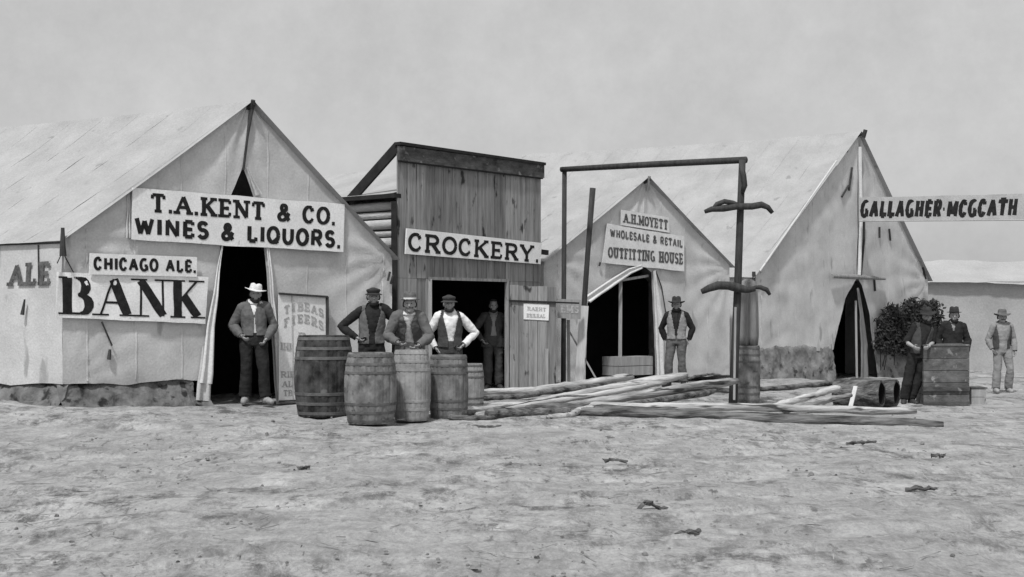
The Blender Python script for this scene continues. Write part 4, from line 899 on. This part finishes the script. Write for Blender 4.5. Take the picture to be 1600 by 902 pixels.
def person(label, at, height, yaw, pose, wear, hat=None, beard=None, lean=(0, 0), group=None, clasp=False, head_tilt=(0, 0)):
    """at: (x, y, z of the soles). local frame: faces -Y."""
    J = dict(pelvis=(0, 0, .95), chest=(0, -.005, 1.28), neck=(0, .01, 1.46), head=(0, -.02, 1.60),
             hipR=(-.09, 0, .91), hipL=(.09, 0, .91), kneeR=(-.105, -.02, .50), kneeL=(.105, -.02, .50), ankR=(-.115, .03, .085), ankL=(.115, .03, .085),
             toeR=(-.15, -.15, .035), toeL=(.15, -.15, .035), shR=(-.165, .01, 1.385), shL=(.165, .01, 1.385), elR=(-.25, .05, 1.13), elL=(.25, .05, 1.13), wrR=(-.25, -.03, .88), wrL=(.25, -.03, .88))
    J.update(pose)
    J = {k: Vector(v) for k, v in J.items()}
    for k in J:
        if k[:3] not in ('ank', 'toe') and lean != (0, 0):
            f = max(0, (J[k].z - .1)) / 1.4; J[k].x += lean[0] * f; J[k].y += lean[1] * f
    mb = MB(); pe, ch, ne, hd = J['pelvis'], J['chest'], J['neck'], J['head']
    # torso
    tor = [(pe + Vector((0, 0, -.10)), .10, .085), (pe + Vector((0, 0, -.05)), .155, .11), (pe, .165, .115), (pe.lerp(ch, .4), .148, .105), (pe.lerp(ch, .75), .160, .112), (ch, .160, .112), (ch.lerp(ne, .45), .160, .105), (ch.lerp(ne, .75), .118, .082), (ne + Vector((0, 0, -.02)), .085, .07), (ne + Vector((0, 0, .03)), .058, .06)]
    loft(mb, [(c, a, b, X3, Y3) for c, a, b in tor], 18)
    limb(mb, [ne + Vector((0, 0, -.03)), hd + Vector((0, .02, -.06))], [.058, .055])
    # head
    hx, hy = head_tilt
    for c, a, b in (((0, 0, 0.02), .074, .092),):
        loft(mb, [(hd + Vector((0, y_, z_)), rx, ry, X3, Y3) for z_, rx, ry, y_ in ((-.122, .028, .030, -.045), (-.105, .045, .052, -.032), (-.075, .058, .070, -.018), (-.04, .066, .082, -.006), (0, .071, .090, 0), (.04, .073, .094, .004), (.075, .067, .086, .008), (.10, .050, .064, .010), (.118, .024, .032, .010))], 18)
    nose = hd + Vector((0, -.098, -.03)); limb(mb, [hd + Vector((0, -.088, .012)), nose + Vector((0, -.014, -.002))], [.010, .016], 8)
    ball(mb, hd + Vector((0, -.080, .028)), .05, .016, .012)                      # brow
    ball(mb, hd + Vector((0, -.080, -.073)), .026, .014, .008)                    # lips
    ball(mb, hd + Vector((0, -.070, -.105)), .022, .02, .016)                     # chin
    for s_ in (-1, 1): ball(mb, hd + Vector((s_ * .075, .012, -.01)), .012, .022, .034); ball(mb, hd + Vector((s_ * .045, -.062, -.03)), .022, .02, .02)
    segs = [('head', hd + Vector((0, 0, -.06)), hd + Vector((0, 0, .06)), .085, .085), ('neck', ne, hd + Vector((0, .02, -.10)), .055, .05),
            ('torso', pe + Vector((-.07, 0, -.03)), pe + Vector((.07, 0, -.03)), .11, .11), ('torso', pe, ch, .14, .14), ('torso', ch + Vector((-.07, 0, .05)), ch + Vector((.07, 0, .05)), .12, .12), ('torso', ch, ne + Vector((0, 0, -.03)), .12, .085)]
    side_of = {}
    for S in 'RL':
        sg = -1 if S == 'R' else 1
        sh, el, wr = J['sh' + S], J['el' + S], J['wr' + S]
        limb(mb, [sh + Vector((-sg * .055, 0, .02)), sh, sh.lerp(el, .3), sh.lerp(el, .7), el, el.lerp(wr, .25), el.lerp(wr, .7), wr], [.055, .056, .049, .042, .039, .041, .032, .026])
        segs += [('upper', sh, el, .058, .043), ('fore', el, wr, .043, .028)]
        # hand: palm, four fingers, thumb
        d = (wr - el).normalized() if not clasp else ((wr - el).normalized() * .6 + Vector((-sg * .6, -.1, -.3))).normalized()
        side = d.cross(Vector((sg, .3, 0))).normalized()
        if side.y > 0: side = -side
        nrm = d.cross(side).normalized()
        if nrm.x * sg > 0: nrm = -nrm                                              # palm faces inward
        pc = wr + d * .055
        loft(mb, [(wr + d * q, a, b, side, nrm) for q, a, b in ((-.01, .024, .020), (.02, .032, .019), (.06, .041, .019), (.09, .039, .017), (.10, .03, .012))], 12)
        for i, (o, ln) in enumerate(((-.030, .062), (-.010, .074), (.010, .078), (.029, .068))):
            b0 = wr + d * .085 + side * o; b1 = b0 + (d * .8 + nrm * .35).normalized() * ln * .45; b2 = b1 + (d * .45 + nrm * .85).normalized() * ln * .33; b3 = b2 + (d * .1 + nrm).normalized() * ln * .25
            limb(mb, [b0, b1, b2, b3], [.0095, .009, .0085, .0075], 8)
        tb = wr + d * .03 + side * .03; limb(mb, [tb, tb + (d * .6 + side * .8).normalized() * .035, tb + (d * .85 + side * .5 + nrm * .4).normalized() * .065], [.013, .0105, .009], 8)
        segs += [('hand', wr + d * .02, wr + d * .15, .03, .03)]
        hp, kn, an, to = J['hip' + S], J['knee' + S], J['ank' + S], J['toe' + S]
        limb(mb, [hp + Vector((0, 0, .04)), hp.lerp(kn, .15), hp.lerp(kn, .5), kn, kn.lerp(an, .3), kn.lerp(an, .7), an], [.085, .088, .075, .055, .056, .042, .038])
        n0 = len(segs); segs += [('thigh', hp, kn, .085, .055), ('shin', kn, an, .055, .04)]
        fd = (to - an); fd.z = 0; fd.normalize()
        limb(mb, [an - fd * .035 + Vector((0, 0, -.035)), an + fd * .04 + Vector((0, 0, -.03)), an + fd * .12 + Vector((0, 0, -.045)), an + fd * .19 + Vector((0, 0, -.055))], [.038, .040, .035, .026])
        segs += [('foot', an - fd * .02 + Vector((0, 0, -.04)), an + fd * .2 + Vector((0, 0, -.05)), .045, .035)]; side_of.update({q: sg for q in range(n0, len(segs))})
    # one continuous skin
    me = bpy.data.meshes.new("tmp"); me.from_pydata([tuple(v) for v in mb.v], [], mb.f); me.update()
    tmp = bpy.data.objects.new("tmp", me); COL.objects.link(tmp)
    rm = tmp.modifiers.new("r", 'REMESH'); rm.mode = 'VOXEL'; rm.voxel_size = .0105
    sm = tmp.modifiers.new("s", 'SMOOTH'); sm.factor = .5; sm.iterations = 2
    dg = bpy.context.evaluated_depsgraph_get(); ev = tmp.evaluated_get(dg); em = ev.to_mesh()
    nv = len(em.vertices); co = np.empty(nv * 3); em.vertices.foreach_get("co", co); co = co.reshape(-1, 3)
    no = np.empty(nv * 3); em.vertices.foreach_get("normal", no); no = no.reshape(-1, 3)
    faces = [tuple(p.vertices) for p in em.polygons]; ev.to_mesh_clear(); bpy.data.objects.remove(tmp); bpy.data.meshes.remove(me)
    best = np.full(nv, 9.0); lab = np.zeros(nv, int); names = []
    for i, (nm, a, b, ra, rb) in enumerate(segs):
        a = np.array(a); b = np.array(b); ab = b - a; t = np.clip(((co - a) @ ab) / (ab @ ab), 0, 1)
        d = np.linalg.norm(co - a - t[:, None] * ab, axis=1) - (ra + (rb - ra) * t); k = d < best; best[k] = d[k]; lab[k] = i; names.append(nm)
    sgn = np.array([side_of.get(i, 0) for i in range(len(segs))])[lab]; nm_arr = np.array(names)[lab]; k = height / 1.735
    lz = co[:, 2]; fx = co[:, 0] - (np.interp(lz, [pe.z, ch.z, ne.z], [pe.x, ch.x, ne.x])); fy = no[:, 1]
    hz = co - np.array(hd)
    cy, sy = math.cos(yaw), math.sin(yaw); R = np.array([[cy, -sy, 0], [sy, cy, 0], [0, 0, 1]])
    def tow(p): return (p * k) @ R.T
    root = empty("person", label, "person", at, group)
    def mk(nm, p, f, m, solid=0.0):
        mesh = bpy.data.meshes.new(nm); mesh.from_pydata(tow(p).tolist(), [], f); mesh.update(); mesh.materials.append(m); mesh.polygons.foreach_set("use_smooth", [True] * len(mesh.polygons))
        o = bpy.data.objects.new(nm, mesh); COL.objects.link(o); o.parent = root
        if solid: q = o.modifiers.new("cloth", 'SOLIDIFY'); q.thickness = solid; q.offset = 1
        return o
    mk("body", co, faces, M['skin'])
    seed = at[0] * 3.1
    fold = fbm(co[:, 0] * 9 + seed, co[:, 1] * 9, co[:, 2] * 5, 3) * .010 + np.abs(fbm(co[:, 0] * 14, co[:, 1] * 14 + seed, co[:, 2] * 16, 2)) * .004 - .002
    def cloth(nm, mask, off, m, fo=1.0, solid=.006, push=None):
        if push:                                               # hang straight from the hips instead of following the crotch
            z0, z1, rx, ry = push; ax = co[:, :2] - np.array([pe.x, pe.y]); inz = (lz > z0) & (lz < z1) & (isT | isTh)
            mask = mask & ~(inz & ((ax * no[:, :2]).sum(1) < -.02))
        keep = [f for f in faces if all(mask[i] for i in f)]
        if not keep: return
        used = sorted({i for f in keep for i in f}); mp = {v: i for i, v in enumerate(used)}
        offs = off if np.ndim(off) else np.full(nv, off)
        p = co[used] + no[used] * (offs[used] + fold[used] * fo)[:, None]
        if push:
            axu = p[:, :2] - np.array([pe.x, pe.y]); e = np.sqrt((axu[:, 0] / rx) ** 2 + (axu[:, 1] / ry) ** 2); iz = inz[used] & (e > .25)
            wt = np.clip((z1 - p[:, 2]) / .08, 0, 1) * np.clip((p[:, 2] - z0) / .06 + .35, 0, 1); k2 = np.where(iz & (e < 1), 1 + wt * (1 / np.maximum(e, .25) - 1), 1.0)
            p[:, :2] = np.array([pe.x, pe.y]) + axu * k2[:, None]
        return mk(nm, p, [tuple(mp[i] for i in f) for f in keep], m, solid)
    isT = nm_arr == 'torso'; isU = nm_arr == 'upper'; isF = nm_arr == 'fore'; isTh = nm_arr == 'thigh'; isSh = nm_arr == 'shin'; isH = nm_arr == 'head'; isN = nm_arr == 'neck'
    hipz = pe.z
    tr = wear.get('trousers')
    if tr: cloth("trousers", isTh | (isSh & (lz > .07)) | (isT & (lz < hipz + .08)), .016 + .022 * np.clip((.62 - lz) / .4, 0, 1), M[tr], 1.3, push=(hipz - .14, hipz + .08, .160, .118))
    for sg in (-1, 1): cloth("boot", ((nm_arr == 'foot') | (isSh & (lz < .17))) & (sgn == sg), .010, M[wear.get('boots', 'leather')], .2)
    sht = wear.get('shirt')
    roll = wear.get('rolled')
    if sht: cloth("shirt", (isT & (lz > hipz - .02)) | isU | (isF if not roll else np.zeros(nv, bool)) | (isN & (lz < ne.z + .045)), (.002 if wear.get("jacket") else .012) + (.003 if wear.get('jacket') else .008) * (isU | isF), M[sht], .5 if wear.get('jacket') else 1.2)
    vs = wear.get('vest')
    if vs:
        vw = wear.get('vest_gap', .045); front = (fy < -.15); wgap = np.clip((lz - 1.08) / .35, 0, 1) * .07 + vw * .5
        cloth("vest", isT & (lz > hipz - .03) & (np.abs(fx) < .165) & ~(front & (np.abs(fx) < wgap)), .030, M[vs], 1.0)
    jk = wear.get('jacket')
    if jk:
        front = (fy < -.1); op = wear.get('open', .5); wgap = np.where(lz > ch.z, op * .03 + (lz - ch.z) * (.22 + .2 * op), op * (.03 + .08 * np.clip((ch.z - lz) / .3, 0, 1)))
        body = ((isT & (lz > hipz + wear.get('hem', -.2))) | (isTh & (lz > hipz + wear.get('hem', -.14)))) & ~(front & (np.abs(fx) < wgap))
        slv = isU | (isF if not roll else np.zeros(nv, bool))
        cloth("jacket", body | slv, np.where(isU | isF, .023, .025 + .014 * np.clip((hipz + .18 - lz) / .2, 0, 1)), M[jk], 1.6, .008, push=(hipz - .25, hipz + .12, .182, .135))
    if wear.get('tie'):
        cloth("necktie", isT & (fy < -.3) & (np.abs(fx) < .028) & (lz > ch.z - .28) & (lz < ne.z), .026, M[wear['tie']], .2)
    if wear.get('collar'):
        cloth("collar", (isN | isT) & (lz > ne.z - .035) & (lz < ne.z + .045), .018, M[wear['collar']], .2)
    # hair, beard, eyes
    cloth("hair", isH & (((hz[:, 1] > .008) & (hz[:, 2] > -.045)) | (hz[:, 2] > .075)), .010, M['hair'], .6)
    if beard == 'full': cloth("beard", (isH | isN) & (hz[:, 2] < -.055) & (hz[:, 1] < .0) & (hz[:, 2] > -.17) & ~((np.abs(hz[:, 2] + .073) < .006) & (np.abs(hz[:, 0]) < .02)), .016, M['hair'], .8)
    elif beard == 'moustache': cloth("moustache", isH & (np.abs(hz[:, 2] + .056) < .012) & (hz[:, 1] < -.06), .008, M['hair'], .3)
    eb = MB()
    for s_ in (-1, 1):
        e = MB(); ball(e, hd + Vector((s_ * .031, -.084, .003)), .010, .007, .006)
        mk("eye", np.array([tuple(v) for v in e.v]), e.f, M['eye'])
    # hat
    if hat:
        kind, m, tilt = hat; c = hd + Vector((0, .006, .055)); ht = MB()
        if kind in ('slouch', 'straw', 'round'):
            bw = {'slouch': .165, 'straw': .155, 'round': .135}[kind]; chh = {'slouch': .10, 'straw': .085, 'round': .105}[kind]
            prof = [(.086, -.004), (.11, -.004), (bw, -.006), (bw + .003, .002), (.11, .006), (.090, .010), (.087, chh * .6), (.078, chh), (.05, chh + .012), (.001, chh + .006)]
            droop = {'slouch': .020, 'straw': .012, 'round': -.012}[kind]
            seg = 32; ht.lathe(prof, (0, 0, 0), seg=seg, sx=1.0, sy=1.14)
            for v in ht.v:
                rr = math.hypot(v.x, v.y)
                if rr > .1: v.z += (rr - .1) / .06 * (droop * (v.y / rr) ** 2 * -1 + .014 * (v.x / rr) ** 2) + .006 * fb(v.x * 20, v.y * 20, seed)
                elif v.z > .05: v.z -= .018 * max(0, 1 - abs(v.x) / .03)
        else:  # cap with a short visor
            ht.lathe([(.086, -.010), (.091, .008), (.104, .030), (.098, .046), (.06, .060), (.001, .066)], (0, 0, 0), seg=28, sx=1, sy=1.12)
            for v in ht.v: v.z += -.25 * v.y * (1 if v.z > .03 else 0) * .5
            n = 11; a_ = [math.radians(200 + 140 * i / (n - 1)) for i in range(n)]
            for zz in (0, -.006):
                ht.grid([[Vector((math.cos(q) * r_, math.sin(q) * r_ * 1.12, -.004 + zz - (r_ - .088) * .45)) for q in a_] for r_ in (.088, .115, .138)])
        rt = Matrix.Rotation(tilt[1], 3, 'Y') @ Matrix.Rotation(tilt[0], 3, 'X')
        h_o = mk("hat", np.array([tuple(rt @ v + c) for v in ht.v]), ht.f, M[m])
        if kind in ('straw', 'round'):
            bd = MB().lathe([(.0905, .010), (.0915, .034)], (0, 0, 0), seg=32, sx=1, sy=1.14)
            q = mk("hat_band", np.array([tuple(rt @ v + c) for v in bd.v]), bd.f, M[wear.get('band', 'c_dark')]); q.parent = h_o
    return root
def face(px, Y, extra=0.0): return -math.atan((px - 800) / F) + extra
def stand(px, Y): x = (px - 800) / F * Y; return (x, Y, gz(x, Y))
HIPS = dict(elR=(-.37, .06, 1.13), elL=(.37, .06, 1.13), wrR=(-.205, -.06, .97), wrL=(.205, -.06, .97))
person("man in a pale straw hat and grey jacket in the liquor tent doorway", stand(396, 20.95), 1.78, face(396, 20.95, .05), dict(pelvis=(.02, 0, .95), head=(.03, -.03, 1.59), shR=(-.16, .02, 1.375), shL=(.17, 0, 1.395), elR=(-.29, .08, 1.12), elL=(.30, .04, 1.13), wrR=(-.175, -.08, .985), wrL=(.18, -.09, .94), kneeL=(.14, -.08, .5), ankL=(.17, -.05, .085), toeL=(.215, -.15, .035)),
       dict(trousers='c_black', shirt='c_white', jacket='c_mid', open=.12, hem=.03, boots='leather_p', collar='c_white', band='straw'), ('straw', 'straw', (.05, .14)), 'full')
person("bearded man in dark cap and grey vest, hand on hip behind the barrels", stand(580, 20.6), 1.77, face(580, 20.6, .1), dict(head=(.03, -.02, 1.60), chest=(.01, 0, 1.28), neck=(.02, .01, 1.46), elR=(-.43, .05, 1.17), wrR=(-.22, -.05, 1.02), elL=(.34, .0, 1.27), wrL=(.50, -.14, 1.30), shL=(.19, 0, 1.41)),
       dict(trousers='c_black', shirt='c_black', vest='c_mid', vest_gap=.06), ('cap', 'felt', (0, 0)), 'full')
person("man in a grey jacket and banded hat leaning forward over the pale barrel", stand(640, 20.0), 1.74, face(640, 20.0, -.08), dict(pelvis=(0, .10, .93), hipR=(-.09, .10, .9), hipL=(.09, .10, .9), chest=(0, -.06, 1.25), neck=(.01, -.14, 1.41), head=(.02, -.21, 1.54), shR=(-.165, -.12, 1.36), shL=(.17, -.12, 1.36), elR=(-.30, -.16, 1.09), elL=(.30, -.18, 1.08), wrR=(-.14, -.36, 1.00), wrL=(.16, -.36, .96)),
       dict(trousers='c_pale', shirt='c_white', jacket='c_mid', open=.6, band='c_white', collar='c_white'), ('round', 'c_mid', (.05, 0)), 'moustache', clasp=True)
person("man in white shirt sleeves and dark vest behind the dark-topped barrel", stand(703, 20.9), 1.70, face(703, 20.9, .12), dict(HIPS, head=(-.02, -.04, 1.59), elR=(-.33, .08, 1.13), wrR=(-.22, .0, .93), elL=(.40, .05, 1.14)),
       dict(trousers='c_dark', shirt='c_white', vest='c_dark', vest_gap=.07, collar='c_white'), ('cap', 'c_dark', (.05, 0)), 'full')
x5 = stand(771, 25.75)
person("shadowy man in a dark suit standing inside the crockery doorway", x5, 1.66, face(771, 24.5, .05), dict(elR=(-.36, .06, 1.15), wrR=(-.22, -.06, .95)),
       dict(trousers='c_dark', shirt='c_pale', jacket='c_dark', open=.5, collar='c_pale'), None, 'full')
person("man in dark hat, pale vest and dark tie before the outfitting tent", stand(1057, 27.2), 1.72, face(1057, 27.2, -.05), dict(elR=(-.30, .08, 1.14), elL=(.31, .08, 1.14), wrR=(-.22, .10, .92), wrL=(.24, .10, .92), ankR=(-.16, .03, .085), ankL=(.13, .03, .085), toeR=(-.24, -.13, .035), kneeR=(-.14, -.02, .5)),
       dict(trousers='c_mid', shirt='c_black', vest='c_pale', vest_gap=.03, tie='c_black'), ('slouch', 'felt', (-.06, 0)), 'full')
person("dark-clothed man with bare forearms leaning toward the crate's left side", stand(1420, 25.3), 1.72, face(1424, 25.3, .35), dict(elR=(-.27, .02, 1.13), elL=(.22, .0, 1.12), wrR=(-.20, -.22, 1.05), wrL=(.06, -.25, 1.05), ankL=(.06, .05, .085), toeL=(.09, -.13, .035), kneeL=(.08, 0, .5), ankR=(-.09, .0, .085)),
       dict(trousers='c_black', shirt='c_black', vest='c_dark', rolled=True), ('slouch', 'felt', (.05, -.1)), 'full', lean=(.30, -.02))
person("bearded man in a dark coat and small hat behind the big crate", stand(1489, 27.0), 1.74, face(1489, 27.0, .1), dict(head=(.02, -.03, 1.59), elR=(-.27, .04, 1.12), wrR=(-.22, -.10, .92), shL=(.17, .02, 1.37), elL=(.27, .06, 1.11)),
       dict(trousers='c_black', shirt='c_pale', jacket='c_black', open=0, collar='c_pale'), ('round', 'felt', (0, 0)), 'full')
person("man in pale trousers and dark open vest near the small box", stand(1566, 28.6), 1.68, face(1566, 28.6, .35), dict(pelvis=(-.03, 0, .95), head=(-.01, -.03, 1.59), elR=(-.28, .06, 1.12), wrR=(-.22, -.02, .92), kneeL=(.14, -.09, .5), ankR=(-.13, .03, .085), ankL=(.15, .05, .085)),
       dict(trousers='c_pale', shirt='c_pale', vest='c_dark', vest_gap=.14, boots='leather_p'), ('slouch', 'c_mid', (0, 0)), 'moustache')

# ------------------------------------------------------------------ litter on the street
def litter():
    rng = random.Random(5); mb = MB()
    def clod(x, y, r, flat):
        z = gz(x, y); n = 6; a0 = rng.random() * 6
        rows = [[Vector((x + math.cos(a0 + k * 6.283 / n) * r * q * rng.uniform(.7, 1.3), y + math.sin(a0 + k * 6.283 / n) * r * q * rng.uniform(.7, 1.3), z + h * r * flat)) for k in range(n + 1)] for q, h in ((1.0, -.5), (.85, .5), (.35, 1.0))]
        for r_ in rows: r_[-1] = r_[0].copy()
        mb.grid(rows); b = len(mb.v); mb.f.append(tuple(b - n - 1 + k for k in range(n)))
    for i in range(1500):
        y = 8 + 17 * rng.random() ** 1.1; x = (rng.random() - .5) * y * .78
        if y > 19.2 and x < -1: continue
        dens = fb(x * .5, y * .8, 3.0, 2)
        if dens < rng.uniform(-.5, .45): continue
        clod(x, y, rng.uniform(.005, .017) * (1.7 if rng.random() < .08 else 1), rng.uniform(.4, .9))
    o = mb.build("dirt_clods", M['sod']); o["kind"] = "stuff"
    mb = MB()
    for i in range(900):
        y = 8.2 + 14 * rng.random(); x = (rng.random() - .5) * y * .78
        if fb(x * .5, y * .8, 3.0, 2) < rng.uniform(-.4, .5): continue
        a = rng.random() * 3.14; l = rng.uniform(.03, .13); z = gz(x, y) + rng.uniform(.012, .04); d = Vector((math.cos(a), math.sin(a) * .9, rng.uniform(-.12, .12))) * l
        p = Vector((x, y, z)); mb.bar(p - d, p + d, rng.uniform(.004, .010), .004)
    o = mb.build("straw_litter", M['log']); o["kind"] = "stuff"
litter()
CH = [(475, 735, .10, "small dark chip alone on the open ground before the barrels"), (960, 722, .20, "dark flat splinter lying before the front log"), (1020, 797, .18, "dark upturned bark piece in the middle foreground"), (1075, 838, .13, "dark chip lowest in the foreground, below the upturned bark"), (1440, 766, .22, "long dark splinter on the right foreground ground"), (1465, 714, .14, "dark splinter nearest the front log's right end"), (1345, 695, .28, "grey bark strip below the right half of the front log"), (760, 668, .3, "dark bark slab against the foot of the slanting poles")]
for i, (px, py, l, lab) in enumerate(CH):
    Y = CZ * F / (py - HZ); x = (px - 800) / F * Y; z = gz(x, Y); 
    for _ in range(3): Y = (CZ - z) * F / (py - HZ); x = (px - 800) / F * Y; z = gz(x, Y)
    mb = MB(); rg = random.Random(i * 7 + 1); n = 9; rows = []
    for q in range(n + 1):                                     # a ragged curled sliver of bark
        u = q / n; wd = (.003 + .007 * rg.random()) * (1 if 0 < q < n else .25); px_ = x + (u - .5) * 1.2 * l
        py_ = Y + (.28 * (i % 3 - 1)) * (u - .5) * l + .03 * fb(u * 2.5, i * 1.7) ; lift = (.05 * math.sin(math.pi * min(1, u * 1.6)) if i == 2 else (.03 * u if i % 3 == 0 else .004))
        z_ = gz(px_, py_) + .016 + lift + .01 * rg.uniform(-1, 1)
        rows.append([Vector((px_ + .02 * rg.uniform(-1, 1), py_ + wd * c * 1.6, z_ + d * (.3 + 1.2 * rg.random()))) for c, d in ((-1, -.010), (-.6, .006), (0, .008 + .006 * rg.random()), (.7, .006), (1, -.010), (0, -.03), (-1, -.010))])
    o = mb.grid(rows).build("wood_chip", M['chip'])
    o["label"] = lab; o["category"] = "wood chip"; o["group"] = "dark chips and splinters in the street"
